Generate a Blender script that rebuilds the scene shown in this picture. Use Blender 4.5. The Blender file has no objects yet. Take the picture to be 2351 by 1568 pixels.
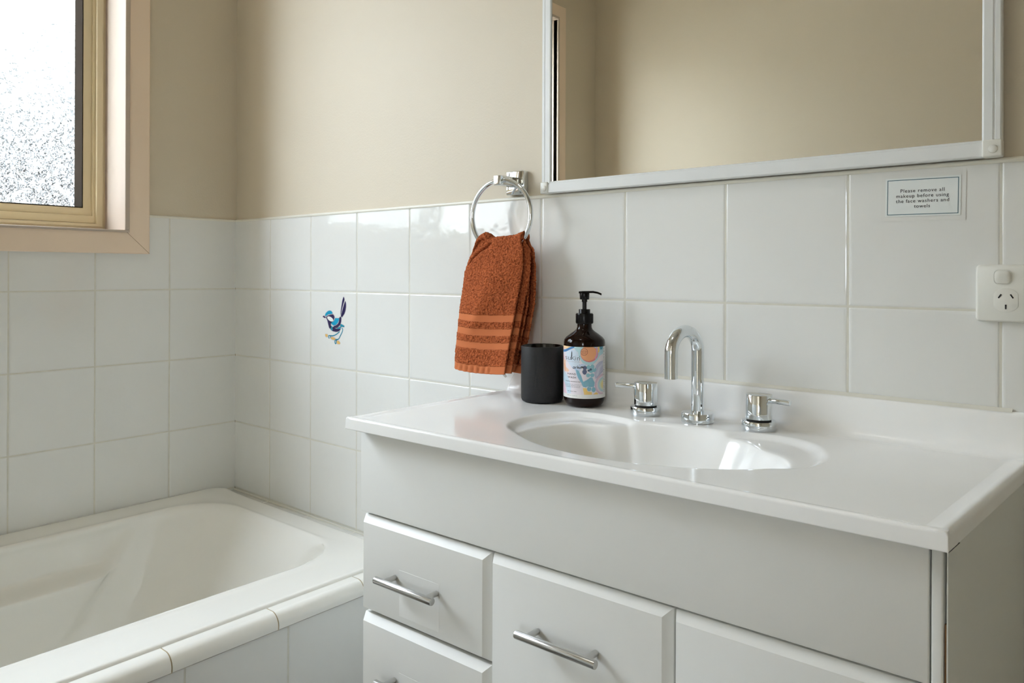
import bpy, bmesh, math, random
from mathutils import Vector, Matrix, noise
random.seed(7)
S = bpy.context.scene
COL = S.collection
PI = math.pi

# ------------------------------------------------------------------ helpers
def link(o):
    COL.objects.link(o)
    return o

def tag(o, label=None, cat=None, group=None, kind=None):
    if label: o['label'] = label
    if cat: o['category'] = cat
    if group: o['group'] = group
    if kind: o['kind'] = kind
    return o

def empty(name, loc, label=None, cat=None, group=None, kind=None, rz=0.0):
    o = bpy.data.objects.new(name, None)
    o.empty_display_size = 0.05
    o.location = loc
    o.rotation_euler = (0, 0, rz)
    link(o)
    return tag(o, label, cat, group, kind)

def wob(x):
    """the vanity front is a little out of parallel with the wall behind it"""
    return (0.413 + 0.018 * (2.0 - x) / 0.895) / 0.422

class MB:
    """collects verts / faces, then links ONE mesh object"""
    def __init__(self):
        self.v, self.f, self.m = [], [], []
    def add(self, verts, faces, mi=0):
        o = len(self.v)
        self.v += [tuple(p) for p in verts]
        for f in faces:
            self.f.append(tuple(i + o for i in f)); self.m.append(mi)
        return self
    def box(self, lo, hi, bev=0.0, seg=3, mi=0, rot=None):
        bm = bmesh.new()
        bmesh.ops.create_cube(bm, size=1.0)
        c = [(a + b) / 2 for a, b in zip(lo, hi)]
        s = [abs(b - a) for a, b in zip(lo, hi)]
        for v in bm.verts: v.co = Vector((v.co.x * s[0], v.co.y * s[1], v.co.z * s[2]))
        if bev > 0:
            bmesh.ops.bevel(bm, geom=bm.edges[:], offset=bev, segments=seg, profile=0.5, affect='EDGES')
        M = Matrix.Translation(c) @ (rot.to_4x4() if rot is not None else Matrix())
        for v in bm.verts: v.co = M @ v.co
        bm.verts.index_update()
        self.add([v.co for v in bm.verts], [[v.index for v in f.verts] for f in bm.faces], mi)
        bm.free()
        return self
    def lathe(self, prof, n=64, c=(0, 0, 0), mi=0, axis='z'):
        """prof: list of (r, z); r = 0 closes"""
        verts, faces, rows = [], [], []
        for r, z in prof:
            if r < 1e-7:
                rows.append([len(verts)]); verts.append((0, 0, z))
            else:
                rows.append(list(range(len(verts), len(verts) + n)))
                verts += [(r * math.cos(2 * PI * i / n), r * math.sin(2 * PI * i / n), z) for i in range(n)]
        for a, b in zip(rows, rows[1:]):
            for i in range(n):
                j = (i + 1) % n
                if len(a) == 1 and len(b) > 1: faces.append((a[0], b[j], b[i]))
                elif len(b) == 1 and len(a) > 1: faces.append((a[i], a[j], b[0]))
                elif len(a) > 1: faces.append((a[i], a[j], b[j], b[i]))
        verts = [(x + c[0], y + c[1], z + c[2]) for x, y, z in verts]
        return self.add(verts, faces, mi)
    def tube(self, pts, r, n=20, mi=0, closed=False, caps=True, bev=0.0):
        P = [Vector(p) for p in pts]
        R = r if isinstance(r, (list, tuple)) else [r] * len(P)
        if bev > 0 and not closed:
            d0 = (P[1] - P[0]).normalized(); d1 = (P[-1] - P[-2]).normalized()
            P = [P[0], P[0] + d0 * bev * .3, P[0] + d0 * bev] + P[1:-1] + [P[-1] - d1 * bev, P[-1] - d1 * bev * .3, P[-1]]
            R = [R[0] - bev, R[0] - bev * .3, R[0]] + list(R[1:-1]) + [R[-1], R[-1] - bev * .3, R[-1] - bev]
        N = len(P)
        T = []
        for i in range(N):
            a = P[i - 1] if (i > 0 or closed) else P[i]
            b = P[(i + 1) % N] if (i < N - 1 or closed) else P[i]
            T.append((b - a).normalized())
        up = Vector((0, 0, 1)) if abs(T[0].z) < .9 else Vector((1, 0, 0))
        u = T[0].cross(up).normalized()
        verts, faces = [], []
        for i in range(N):
            if i: u = (u - T[i] * u.dot(T[i])).normalized()
            w = T[i].cross(u)
            verts += [P[i] + (u * math.cos(2 * PI * k / n) + w * math.sin(2 * PI * k / n)) * R[i] for k in range(n)]
        for i in range(N if closed else N - 1):
            a, b = i * n, ((i + 1) % N) * n
            for k in range(n):
                l = (k + 1) % n
                faces.append((a + k, b + k, b + l, a + l))
        if caps and not closed:
            faces.append(tuple(range(n))); faces.append(tuple((N - 1) * n + n - 1 - k for k in range(n)))
        return self.add(verts, faces, mi)
    def extrude(self, prof, a, b, axis=0, mi=0, caps=True):
        """prof: closed 2-D outline; extruded along an axis from a to b"""
        n = len(prof)
        def P(t, q):
            return {0: (t, q[0], q[1]), 1: (q[0], t, q[1]), 2: (q[0], q[1], t)}[axis]
        verts = [P(a, q) for q in prof] + [P(b, q) for q in prof]
        faces = [(i, (i + 1) % n, n + (i + 1) % n, n + i) for i in range(n)]
        if caps: faces += [tuple(range(n - 1, -1, -1)), tuple(range(n, 2 * n))]
        return self.add(verts, faces, mi)
    def build(self, name, mats, parent=None, smooth=35, warp=False, fixn=True):
        me = bpy.data.meshes.new(name)
        V = self.v
        if warp: V = [(x + .066 * (y + .40) * sstep(1.93, 1.99, x), y * wob(x), z) for x, y, z in V]
        me.from_pydata([tuple(p) for p in V], [], self.f)
        if not isinstance(mats, (list, tuple)): mats = [mats]
        for m in mats: me.materials.append(m)
        if len(mats) > 1: me.polygons.foreach_set('material_index', self.m)
        if fixn:
            bm = bmesh.new(); bm.from_mesh(me)
            bmesh.ops.recalc_face_normals(bm, faces=bm.faces[:])
            bm.to_mesh(me); bm.free()
        if smooth:
            me.polygons.foreach_set('use_smooth', [True] * len(me.polygons))
            me.set_sharp_from_angle(angle=math.radians(smooth))
        me.update()
        o = bpy.data.objects.new(name, me)
        link(o)
        if parent is not None: adopt(o, parent)
        return o

def adopt(o, parent, local=False):
    o.parent = parent
    if not local:
        q = parent; M = Matrix()
        chain = []
        while q is not None:
            chain.append(q); q = q.parent
        for q in reversed(chain):
            M = M @ q.matrix_parent_inverse @ (Matrix.Translation(q.location) @ q.rotation_euler.to_matrix().to_4x4())
        o.matrix_parent_inverse = M.inverted()
    return o

def lerp(a, b, t): return a + (b - a) * t
def sstep(a, b, x):
    t = min(1, max(0, (x - a) / (b - a))); return t * t * (3 - 2 * t)
def interp(tab, x):
    if x <= tab[0][0]: return tab[0][1]
    for (a, p), (b, q) in zip(tab, tab[1:]):
        if x <= b: return lerp(p, q, (x - a) / (b - a))
    return tab[-1][1]

def srgb(r, g, b):
    f = lambda c: (c / 255 / 12.92) if c / 255 <= .04045 else ((c / 255 + .055) / 1.055) ** 2.4
    return (f(r), f(g), f(b))

# ------------------------------------------------------------------ materials
def mat(name, col, rough=.5, metal=0.0, coat=0.0, spec=.5, noise_amt=0.0, noise_scale=30, bump=0.0, bump_scale=40, rough_var=0.0, ior=1.5):
    m = bpy.data.materials.new(name); m.use_nodes = True
    nt = m.node_tree; N = nt.nodes; L = nt.links
    b = N['Principled BSDF']
    b.inputs['Base Color'].default_value = (*col, 1)
    b.inputs['Roughness'].default_value = rough
    b.inputs['Metallic'].default_value = metal
    b.inputs['IOR'].default_value = ior
    b.inputs['Coat Weight'].default_value = coat
    b.inputs['Coat Roughness'].default_value = .05
    b.inputs['Specular IOR Level'].default_value = spec
    tc = N.new('ShaderNodeTexCoord')
    if noise_amt or rough_var:
        n = N.new('ShaderNodeTexNoise'); n.inputs['Scale'].default_value = noise_scale; n.inputs['Detail'].default_value = 4
        L.new(tc.outputs['Object'], n.inputs['Vector'])
        if noise_amt:
            mx = N.new('ShaderNodeMix'); mx.data_type = 'RGBA'
            mx.inputs['A'].default_value = (*[c * (1 - noise_amt) for c in col], 1)
            mx.inputs['B'].default_value = (*[min(1, c * (1 + noise_amt)) for c in col], 1)
            L.new(n.outputs['Fac'], mx.inputs['Factor']); L.new(mx.outputs['Result'], b.inputs['Base Color'])
        if rough_var:
            mr = N.new('ShaderNodeMapRange')
            mr.inputs['To Min'].default_value = max(0, rough - rough_var); mr.inputs['To Max'].default_value = rough + rough_var
            L.new(n.outputs['Fac'], mr.inputs['Value']); L.new(mr.outputs['Result'], b.inputs['Roughness'])
    if bump:
        n2 = N.new('ShaderNodeTexNoise'); n2.inputs['Scale'].default_value = bump_scale; n2.inputs['Detail'].default_value = 3
        L.new(tc.outputs['Object'], n2.inputs['Vector'])
        bp = N.new('ShaderNodeBump'); bp.inputs['Strength'].default_value = 1.0; bp.inputs['Distance'].default_value = bump
        L.new(n2.outputs['Fac'], bp.inputs['Height']); L.new(bp.outputs['Normal'], b.inputs['Normal'])
    return m

TILE_C = (.735, .738, .715)
M = {}
M['tile'] = mat('tile_glaze', TILE_C, .09, bump=.0016, bump_scale=15, noise_amt=.012, noise_scale=8)
M['grout'] = mat('grout', (.64, .625, .55), .8, noise_amt=.12, noise_scale=45)
M['bath_grout'] = mat('stained_grout', (.42, .33, .20), .85, noise_amt=.35, noise_scale=25)
M['paint'] = mat('wall_paint', (.615, .548, .432), .55, noise_amt=.015, noise_scale=4, bump=.0003, bump_scale=260)
M['ceil'] = mat('ceiling_paint', (.66, .63, .56), .7, noise_amt=.01)
M['floor'] = mat('floor_tile', (.22, .21, .19), .4, noise_amt=.1, noise_scale=6)
M['trimpaint'] = mat('trim_paint', (.80, .645, .50), .38, noise_amt=.012, noise_scale=9)
M['alu'] = mat('cream_aluminium', (.66, .56, .36), .4, noise_amt=.02)
M['alu_dark'] = mat('dark_seal', (.035, .028, .022), 1.0, spec=.0, noise_amt=.1)
M['bead'] = mat('bead_trim', (.74, .72, .64), .35, noise_amt=.03, noise_scale=60)
M['sil'] = mat('silicone', (.74, .72, .64), .4, noise_amt=.05, noise_scale=30)
M['acrylic'] = mat('bath_acrylic', (.80, .79, .745), .10, coat=.2, noise_amt=.008)
M['marble'] = mat('cast_top', (.87, .87, .855), .13, coat=.0, spec=.36, noise_amt=.006, noise_scale=12)
M['cab'] = mat('cabinet_lacquer', (.745, .745, .715), .38, noise_amt=.008, noise_scale=12, bump=.00006, bump_scale=400)
M['cab_side'] = mat('cabinet_laminate', (.66, .665, .62), .45, noise_amt=.01)
M['raw'] = mat('raw_board', (.22, .12, .05), .9, noise_amt=.5, noise_scale=60)
M['chrome'] = mat('chrome', (.76, .80, .83), .035, metal=1, rough_var=.012, noise_scale=30)
M['steel'] = mat('brushed_steel', (.55, .545, .53), .24, metal=1, rough_var=.06, noise_scale=60)
M['dark'] = mat('dark_gap', (.02, .018, .015), .8, noise_amt=.1)
M['mirror'] = mat('mirror_glass', (.86, .85, .80), .012, metal=1, rough_var=.004, noise_scale=5)
M['frame'] = mat('white_aluminium', (.73, .745, .74), .36, noise_amt=.012)
M['plastic'] = mat('white_plastic', (.74, .735, .68), .35, noise_amt=.012)
M['slot'] = mat('slot_black', (.01, .008, .008), .7, noise_amt=.2)
M['black'] = mat('matte_black', (.012, .0115, .012), .55, spec=.35, noise_amt=.35, noise_scale=240, bump=.00025, bump_scale=420)
M['gloss_black'] = mat('gloss_black', (.006, .005, .005), .12, noise_amt=.1)
M['pump'] = mat('pump_plastic', (.007, .0055, .005), .25, spec=.25, noise_amt=.1)
M['card'] = mat('card_paper', (.74, .775, .765), .3, noise_amt=.01)
M['ink'] = mat('ink', (.02, .02, .022), .5, noise_amt=.1)
M['teal_ink'] = mat('teal_ink', (.06, .15, .18), .5, noise_amt=.1)
M['d_navy'] = mat('decal_navy', srgb(38, 30, 78), .2, noise_amt=.06)
M['d_cyan'] = mat('decal_cyan', srgb(0, 150, 190), .2, noise_amt=.04)
M['d_teal'] = mat('decal_teal', srgb(30, 140, 165), .2, noise_amt=.04)
M['d_tan'] = mat('decal_tan', srgb(222, 180, 105), .25, noise_amt=.08)
M['d_silver'] = mat('decal_silver', srgb(190, 187, 192), .3, noise_amt=.05)
M['d_white'] = mat('decal_white', srgb(228, 228, 224), .25, noise_amt=.02)
M['brown_ink'] = mat('label_brown', srgb(130, 55, 50), .5, noise_amt=.1)
M['rose_ink'] = mat('label_rose', srgb(150, 110, 115), .5, noise_amt=.1)
M['grey_ink'] = mat('label_grey', srgb(95, 95, 105), .5, noise_amt=.1)
M['tagcloth'] = mat('tag_cloth', (.72, .73, .70), .7, noise_amt=.04)
M['leaf'] = mat('leaf', (.20, .21, .205), .6, noise_amt=.3, noise_scale=5)
M['soil'] = mat('paving', (.34, .32, .28), .9, noise_amt=.15, noise_scale=3)
M['brick'] = mat('outer_wall', (.36, .24, .17), .9, noise_amt=.2, noise_scale=8)

M['lam2'] = mat('clear_sticker', (.745, .745, .715), .34, noise_amt=.006)
M['lam'] = mat('laminate', (.725, .728, .70), .12, noise_amt=.01)

def pane_mat():
    """obscure glass: a fine pebbled mix of clear and light-scattering glass"""
    m = bpy.data.materials.new('obscure_glass'); m.use_nodes = True
    nt = m.node_tree; N = nt.nodes; L = nt.links; N.clear()
    o = N.new('ShaderNodeOutputMaterial')
    tc = N.new('ShaderNodeTexCoord')
    n = N.new('ShaderNodeTexNoise'); n.inputs['Scale'].default_value = 260; n.inputs['Detail'].default_value = 2.5; n.inputs['Roughness'].default_value = .6
    L.new(tc.outputs['Object'], n.inputs['Vector'])
    r = N.new('ShaderNodeMapRange'); r.inputs['From Min'].default_value = .50; r.inputs['From Max'].default_value = .72
    r.inputs['To Min'].default_value = .0; r.inputs['To Max'].default_value = .5
    L.new(n.outputs['Fac'], r.inputs['Value'])
    tr = N.new('ShaderNodeBsdfTransparent'); tr.inputs['Color'].default_value = (.95, .96, .96, 1)
    tl = N.new('ShaderNodeBsdfTranslucent'); tl.inputs['Color'].default_value = (.93, .94, .95, 1)
    gl = N.new('ShaderNodeBsdfGlossy'); gl.inputs['Roughness'].default_value = .25
    mx = N.new('ShaderNodeMixShader'); L.new(r.outputs[0], mx.inputs[0]); L.new(tr.outputs[0], mx.inputs[1]); L.new(tl.outputs[0], mx.inputs[2])
    m2 = N.new('ShaderNodeMixShader'); m2.inputs[0].default_value = .05
    L.new(mx.outputs[0], m2.inputs[1]); L.new(gl.outputs[0], m2.inputs[2]); L.new(m2.outputs[0], o.inputs[0])
    return m
M['pane'] = pane_mat()

def towel_mat():
    m = bpy.data.materials.new('terry_towel'); m.use_nodes = True
    nt = m.node_tree; N = nt.nodes; L = nt.links
    b = N['Principled BSDF']; b.inputs['Roughness'].default_value = .95; b.inputs['Specular IOR Level'].default_value = .1
    b.inputs['Sheen Weight'].default_value = .06; b.inputs['Sheen Roughness'].default_value = .5
    b.inputs['Sheen Tint'].default_value = (.9, .5, .3, 1)
    at = N.new('ShaderNodeAttribute'); at.attribute_name = 'pile'
    tc = N.new('ShaderNodeTexCoord')
    v = N.new('ShaderNodeTexVoronoi'); v.inputs['Scale'].default_value = 420; v.feature = 'F1'
    L.new(tc.outputs['Object'], v.inputs['Vector'])
    n = N.new('ShaderNodeTexNoise'); n.inputs['Scale'].default_value = 300; n.inputs['Detail'].default_value = 2
    L.new(tc.outputs['Object'], n.inputs['Vector'])
    # flat woven colour and pile colour (loop tips paler than the ground between them)
    rp = N.new('ShaderNodeValToRGB')
    rp.color_ramp.elements[0].position = .30; rp.color_ramp.elements[0].color = (.215, .047, .016, 1)
    rp.color_ramp.elements[1].position = .68; rp.color_ramp.elements[1].color = (.52, .142, .050, 1)
    L.new(n.outputs['Fac'], rp.inputs['Fac'])
    mx = N.new('ShaderNodeMix'); mx.data_type = 'RGBA'; mx.inputs['A'].default_value = (.53, .165, .066, 1)
    L.new(at.outputs['Fac'], mx.inputs['Factor']); L.new(rp.outputs['Color'], mx.inputs['B']); L.new(mx.outputs['Result'], b.inputs['Base Color'])
    mu = N.new('ShaderNodeMath'); mu.operation = 'MULTIPLY'; L.new(at.outputs['Fac'], mu.inputs[0]); L.new(n.outputs['Fac'], mu.inputs[1])
    bp = N.new('ShaderNodeBump'); bp.inputs['Strength'].default_value = 1.0; bp.inputs['Distance'].default_value = .0022
    L.new(mu.outputs[0], bp.inputs['Height']); L.new(bp.outputs['Normal'], b.inputs['Normal'])
    return m
M['towel'] = towel_mat()

def bottle_mat():
    m = mat('amber_bottle', (.010, .0035, .0018), .08, spec=.22, noise_amt=.2, noise_scale=20)
    return m
M['amber'] = bottle_mat()

def label_mat():
    m = bpy.data.materials.new('label_print'); m.use_nodes = True
    N = m.node_tree.nodes; L = m.node_tree.links; b = N['Principled BSDF']
    a = N.new('ShaderNodeAttribute'); a.attribute_name = 'print'
    L.new(a.outputs['Color'], b.inputs['Base Color']); b.inputs['Roughness'].default_value = .42
    return m
M['label'] = label_mat()

def text_geo(s, size, spacing=1.0, bold=0.0, align='CENTER', line=1.0):
    cu = bpy.data.curves.new('t', 'FONT'); cu.body = s; cu.size = size; cu.space_character = spacing; cu.align_x = align
    cu.offset = bold; cu.resolution_u = 3; cu.space_line = line
    o = bpy.data.objects.new('t', cu); link(o)
    bpy.context.view_layer.update()
    me = bpy.data.meshes.new_from_object(o.evaluated_get(bpy.context.evaluated_depsgraph_get()))
    V = [tuple(v.co[:2]) for v in me.vertices]; F = [tuple(p.vertices) for p in me.polygons]
    bpy.data.objects.remove(o); bpy.data.curves.remove(cu); bpy.data.meshes.remove(me)
    return V, F

def fit_text(s, width, x, y, bold=0.0, spacing=1.0, stretch=1.0):
    """text centred on x with its baseline on y, scaled to a width"""
    V, F = text_geo(s, 1.0, spacing, bold)
    a, b = min(v[0] for v in V), max(v[0] for v in V)
    k = width / (b - a)
    return [(x + (v[0] - (a + b) / 2) * k, y + v[1] * k * stretch) for v in V], F

# ------------------------------------------------------------------ the room
RX, RY, RH = 3.2, -1.985, 2.7
TT = 1.25                    # top of the tiles
TH, TW = .203, .2            # tile pitch
OFF = [(-.006, 0), (-.0036, -.0002), (-.0023, -.0006), (-.0017, -.0009), (.0017, -.0009), (.0023, -.0006), (.0036, -.0002), (.006, 0)]

def axis_pts(a, b, joints, extra=()):
    """sorted (pos, depth, in_groove) between a and b"""
    out = {}
    for j in joints:
        for d, h in OFF:
            p = j + d
            if a < p < b: out[round(p, 6)] = h
    for e in (a, b, *extra):
        p = round(e, 6)
        if p not in out:
            h = 0
            for j in joints:
                if abs(p - j) < .0018: h = -.0009
            out[p] = h
    return sorted(out.items())

def tiles(mb, a0, a1, ja, z0, z1, jz, place, hole=None, mi_t=0, mi_g=1):
    ex_a = (hole[0], hole[1]) if hole else ()
    ex_z = (hole[2],) if hole else ()
    A = axis_pts(a0, a1, ja, ex_a); Zs = axis_pts(z0, z1, jz, ex_z)
    base = len(mb.v)
    for a, ha in A:
        for z, hz in Zs:
            mb.v.append(place(a, z, min(ha, hz)))
    nz = len(Zs)
    for i in range(len(A) - 1):
        for j in range(nz - 1):
            ca, cz = (A[i][0] + A[i + 1][0]) / 2, (Zs[j][0] + Zs[j + 1][0]) / 2
            if hole and hole[0] < ca < hole[1] and cz > hole[2]: continue
            g = (A[i][1] + A[i + 1][1]) / 2 < -.0008 or (Zs[j][1] + Zs[j + 1][1]) / 2 < -.0008
            p = base + i * nz + j
            mb.f.append((p, p + nz, p + nz + 1, p + 1)); mb.m.append(mi_g if g else mi_t)

def wall_mats(): return [M['tile'], M['grout'], M['paint']]
JZ = [TT - TH * k for k in range(1, 7)]
# wall behind the vanity
mb = MB()
tiles(mb, 0, RX, [.1889 + TW * k for k in range(0, 13)], 0, TT, JZ, lambda a, z, h: (a, -h, z))
mb.add([(-.006, .006, TT - .004), (RX, .006, TT - .004), (RX, .006, RH), (-.006, .006, RH)], [(0, 1, 2, 3)], 2)
mb.add([(0, 0, TT), (RX, 0, TT), (RX, .006, TT), (0, .006, TT)], [(0, 1, 2, 3)], 0)
mb.box((-.30, .012, -.05), (RX + .05, .09, RH + .05), mi=2)
o = mb.build('wall_back', wall_mats(), smooth=0, fixn=False); tag(o, kind='structure')
# window wall
WY0, WY1, WZ0, WZ1 = -.335, -1.645, 1.2107, 2.285
mb = MB()
tiles(mb, 0, -RY, [.2038 + TW * k for k in range(0, 9)], 0, TT, JZ, lambda a, z, h: (h, -a, z), hole=(-WY0, -WY1, WZ0))
for (ya, yb, za, zb) in ((.006, WY0, TT - .004, RH), (WY0, WY1, WZ1, RH), (WY1, RY - .006, TT - .004, RH)):
    mb.add([(-.006, ya, za), (-.006, yb, za), (-.006, yb, zb), (-.006, ya, zb)], [(0, 1, 2, 3)], 2)
mb.add([(0, 0, TT), (0, WY0, TT), (-.006, WY0, TT), (-.006, 0, TT)], [(0, 1, 2, 3)], 0)
mb.add([(0, WY1, TT), (0, RY, TT), (-.006, RY, TT), (-.006, WY1, TT)], [(0, 1, 2, 3)], 0)
o = mb.build('wall_left', wall_mats(), smooth=0, fixn=False); tag(o, kind='structure')
# wall opposite the mirror, with an added, unseen doorway letting in fill light
DX0, DX1, DZ = 1.78, 2.58, 2.04
mb = MB()
tiles(mb, 0, RX, [.1 + TW * k for k in range(0, 14)], 0, TT, JZ, lambda a, z, h: (a, RY + h, z), hole=(DX0, DX1, -1))
for xa, xb, za in ((-.006, DX0, TT), (DX1, RX, TT), (DX0, DX1, DZ)):
    mb.add([(xa, RY - .006, za), (xb, RY - .006, za), (xb, RY - .006, RH), (xa, RY - .006, RH)], [(0, 1, 2, 3)], 2)
for xa, xb in ((0, DX0), (DX1, RX)):
    mb.add([(xa, RY, TT), (xb, RY, TT), (xb, RY - .006, TT), (xa, RY - .006, TT)], [(0, 1, 2, 3)], 0)
for xa, xb, za in ((-.30, DX0, -.05), (DX1, RX + .05, -.05), (DX0, DX1, DZ)):
    mb.box((xa, RY - .11, za), (xb, RY - .012, RH + .05), mi=2)
o = mb.build('wall_front', wall_mats(), smooth=0, fixn=False); tag(o, kind='structure')
mb = MB()
for xa, xb in ((DX0 - .065, DX0 + .012), (DX1 - .012, DX1 + .065)):
    mb.box((xa, RY - .115, 0), (xb, RY + .014, DZ + .065), .002)
mb.box((DX0 + .012, RY - .115, DZ - .012), (DX1 - .012, RY + .014, DZ + .065), .002)
o = mb.build('fill_doorway', M['trimpaint'], smooth=30); tag(o, kind='structure')  # trim round the added doorway
# added unseen hall; its window opening feeds fill daylight through the doorway
HY = -3.35
HWX0, HWX1, HWZ0, HWZ1 = 2.80, 3.20, .95, 1.55
mb = MB()
mb.box((.9, HY, 0), (.96, RY - .11, RH)); mb.box((3.7, HY, 0), (3.76, RY - .11, RH))
for lo, hi in (((.9, HY - .1, 0), (HWX0, HY, RH)), ((HWX1, HY - .1, 0), (3.76, HY, RH)), ((HWX0, HY - .1, 0), (HWX1, HY, HWZ0)), ((HWX0, HY - .1, HWZ1), (HWX1, HY, RH))):
    mb.box(lo, hi)
o = mb.build('wall_fill_hall', M['paint'], smooth=0); tag(o, kind='structure')
mb = MB()
mb.add([(RX, 0.006, 0), (RX, RY - .006, 0), (RX, RY - .006, RH), (RX, 0.006, RH)], [(0, 1, 2, 3)], 0)
mb.box((RX + .01, RY - .11, -.05), (RX + .1, .09, RH + .05))
o = mb.build('wall_right', M['paint'], smooth=0, fixn=False); tag(o, kind='structure')
o = MB().box((-.3, RY - 1.5, -.06), (RX + .8, .1, 0)).build('floor', M['floor'], smooth=0); tag(o, kind='structure')
o = MB().box((-.3, RY - 1.5, RH), (RX + .8, .1, RH + .06)).build('ceiling', M['ceil'], smooth=0); tag(o, kind='structure')

# bead along the top of the tiles
def bead_prof(s=1):
    return [(.0065, .0), (-.0012, .0), (-.0024, .0022), (-.0026, .0046), (-.001, .0068), (.002, .0076), (.0065, .0078)]
o = MB().extrude([(y, TT + z) for y, z in bead_prof()], 0, RX, axis=0).build('trim_1', M['bead'], smooth=50); tag(o, kind='structure')
o = MB().extrude([(-y, TT + z) for y, z in bead_prof()], 0, -.268, axis=1).build('trim_2', M['bead'], smooth=50); tag(o, kind='structure')

# ------------------------------------------------------------------ window
win = empty('window_1', (0, (WY0 + WY1) / 2, WZ0)); tag(win, 'cream sliding window with obscure glass above the bath', kind='structure')
AO = .068   # architrave width
def frame_ring(mb, y0, y1, z0, z1, w, xa, xb, bev=.002, bottom=None, head=None, seg=2):
    """a mitred rectangular ring in the x-depth range (xa, xb); y0 > y1"""
    wb = bottom if bottom is not None else w
    wh = head if head is not None else w
    prof_x = [(xa, 0), (xb - bev, 0), (xb, bev), (xb, 1 - bev), (xb - bev, 1), (xa, 1)]
    out = [(y0, z0), (y1, z0), (y1, z1), (y0, z1)]
    inn = [(y0 - w, z0 + wb), (y1 + w, z0 + wb), (y1 + w, z1 - wh), (y0 - w, z1 - wh)]
    rings = []
    for x, t in [(xa, 0.0), (xb - bev, 0.0), (xb, .04), (xb, .96), (xb - bev, 1.0), (xa, 1.0)]:
        rings.append([(x, lerp(o_[0], i_[0], t), lerp(o_[1], i_[1], t)) for o_, i_ in zip(out, inn)])
    base = len(mb.v)
    for r in rings: mb.v += r
    n = len(rings)
    for k in range(n):
        l = (k + 1) % n
        for c in range(4):
            d = (c + 1) % 4
            mb.f.append((base + k * 4 + c, base + k * 4 + d, base + l * 4 + d, base + l * 4 + c)); mb.m.append(0)
    return mb
mb = MB()
frame_ring(mb, WY0 + AO, WY1 - AO, WZ0 - .064, WZ1 + AO, AO, -.007, .015, bev=.002, bottom=.064)
MBa = mb.build('architrave', M['trimpaint'], win, smooth=25)
# mitre line at the lower corner of the architrave
mb = MB()
for (ya, za, yb, zb) in ((WY0 + AO - .001, WZ0 - .063, WY0 + .001, WZ0 - .001),):
    d = Vector((0, yb - ya, zb - za)).normalized(); nrm = Vector((0, -d.z, d.y)) * .0004
    p, q = Vector((.0152, ya, za)), Vector((.0152, yb, zb))
    mb.add([p - nrm, p + nrm, q + nrm, q - nrm], [(0, 1, 2, 3)])
mb.build('mitre_joint', M['raw'], MBa, smooth=0)
# timber lining (reveal) with a small rounded nose standing proud of the architrave
mb = MB()
def lining(mb):
    rd, t = -.112, .012
    segs = [('z', WY0, 1), ('z', WY1, -1)]
    mb.box((rd, WY0 - t * 0 - .0005, WZ0), (.020, WY0 + t, WZ1), .002)
    mb.box((rd, WY1 - t, WZ0), (.020, WY1, WZ1), .002)
    mb.box((rd, WY1 - t, WZ0 - t * .55), (.020, WY0 + t, WZ0), .002)
    mb.box((rd, WY1 - t, WZ1), (.020, WY0 + t, WZ1 + t), .002)
lining(mb)
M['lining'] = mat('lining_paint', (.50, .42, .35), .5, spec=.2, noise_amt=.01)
mb.build('window_lining', M['lining'], win, smooth=40)
# aluminium outer frame, sash, screen frame
mb = MB()
fo = (WY0, WY1, WZ0, WZ1)
frame_ring(mb, WY0, WY1, WZ0 + .003, WZ1, .026, -.175, -.110, .003, bottom=.012)
frame_ring(mb, WY0 - .009, WY1 + .009, WZ0 + .012, WZ1 - .009, .017, -.118, -.104, .002, bottom=.008)
mb.build('window_frame', M['alu'], win, smooth=25)
mid = (WY0 + WY1) / 2
SZ = WZ0 + .021
def sash(y0, y1, x):
    mb = MB()
    frame_ring(mb, y0, y1, SZ, WZ1 - .02, .033, x - .020, x, .0025, bottom=.043)
    frame_ring(mb, y0, y1, SZ, WZ1 - .02, .010, x - .004, x + .005, .002, bottom=.022)
    s = mb.build('window_sash', M['alu'], win, smooth=25)
    mb = MB()
    frame_ring(mb, y0 - .0325, y1 + .0325, SZ + .0425, WZ1 - .0525, .0022, -.172, x - .0004, .0002)
    frame_ring(mb, y0 - .0330, y1 + .0330, SZ + .0430, WZ1 - .0530, .0016, -.1722, -.171, .0001)
    mb.build('sash_seal', M['alu_dark'] if x > -.13 else M['alu'], s, smooth=0)
    mb = MB()
    mb.box((-.1755, y1 + .030, SZ + .038), (-.1725, y0 - .030, WZ1 - .05))

    mb.build('glass_pane', M['pane'], s, smooth=0)
    return s
s1 = sash(WY0 - .024, mid + .008, -.118)
s2 = sash(mid + .02, WY1 + .024, -.136)
# added grey sheet that dims daylight through the near half of the window
def dimmer_mat():
    m = bpy.data.materials.new('pane_dimmer_sheet'); m.use_nodes = True
    N = m.node_tree.nodes; L = m.node_tree.links; N.clear()
    o = N.new('ShaderNodeOutputMaterial'); t = N.new('ShaderNodeBsdfTransparent'); d = N.new('ShaderNodeBsdfDiffuse')
    d.inputs['Color'].default_value = (.05, .05, .05, 1)
    mx = N.new('ShaderNodeMixShader'); mx.inputs[0].default_value = .42
    L.new(t.outputs[0], mx.inputs[1]); L.new(d.outputs[0], mx.inputs[2]); L.new(mx.outputs[0], o.inputs[0])
    return m
mb = MB()
mb.add([(-.1785, WY0 - .03, WZ0 + .02), (-.1785, mid, WZ0 + .02), (-.1785, mid, WZ1 - .02), (-.1785, WY0 - .03, WZ1 - .02)], [(0, 1, 2, 3)])
mb.build('pane_dimmer', dimmer_mat(), win, smooth=0)

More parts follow.
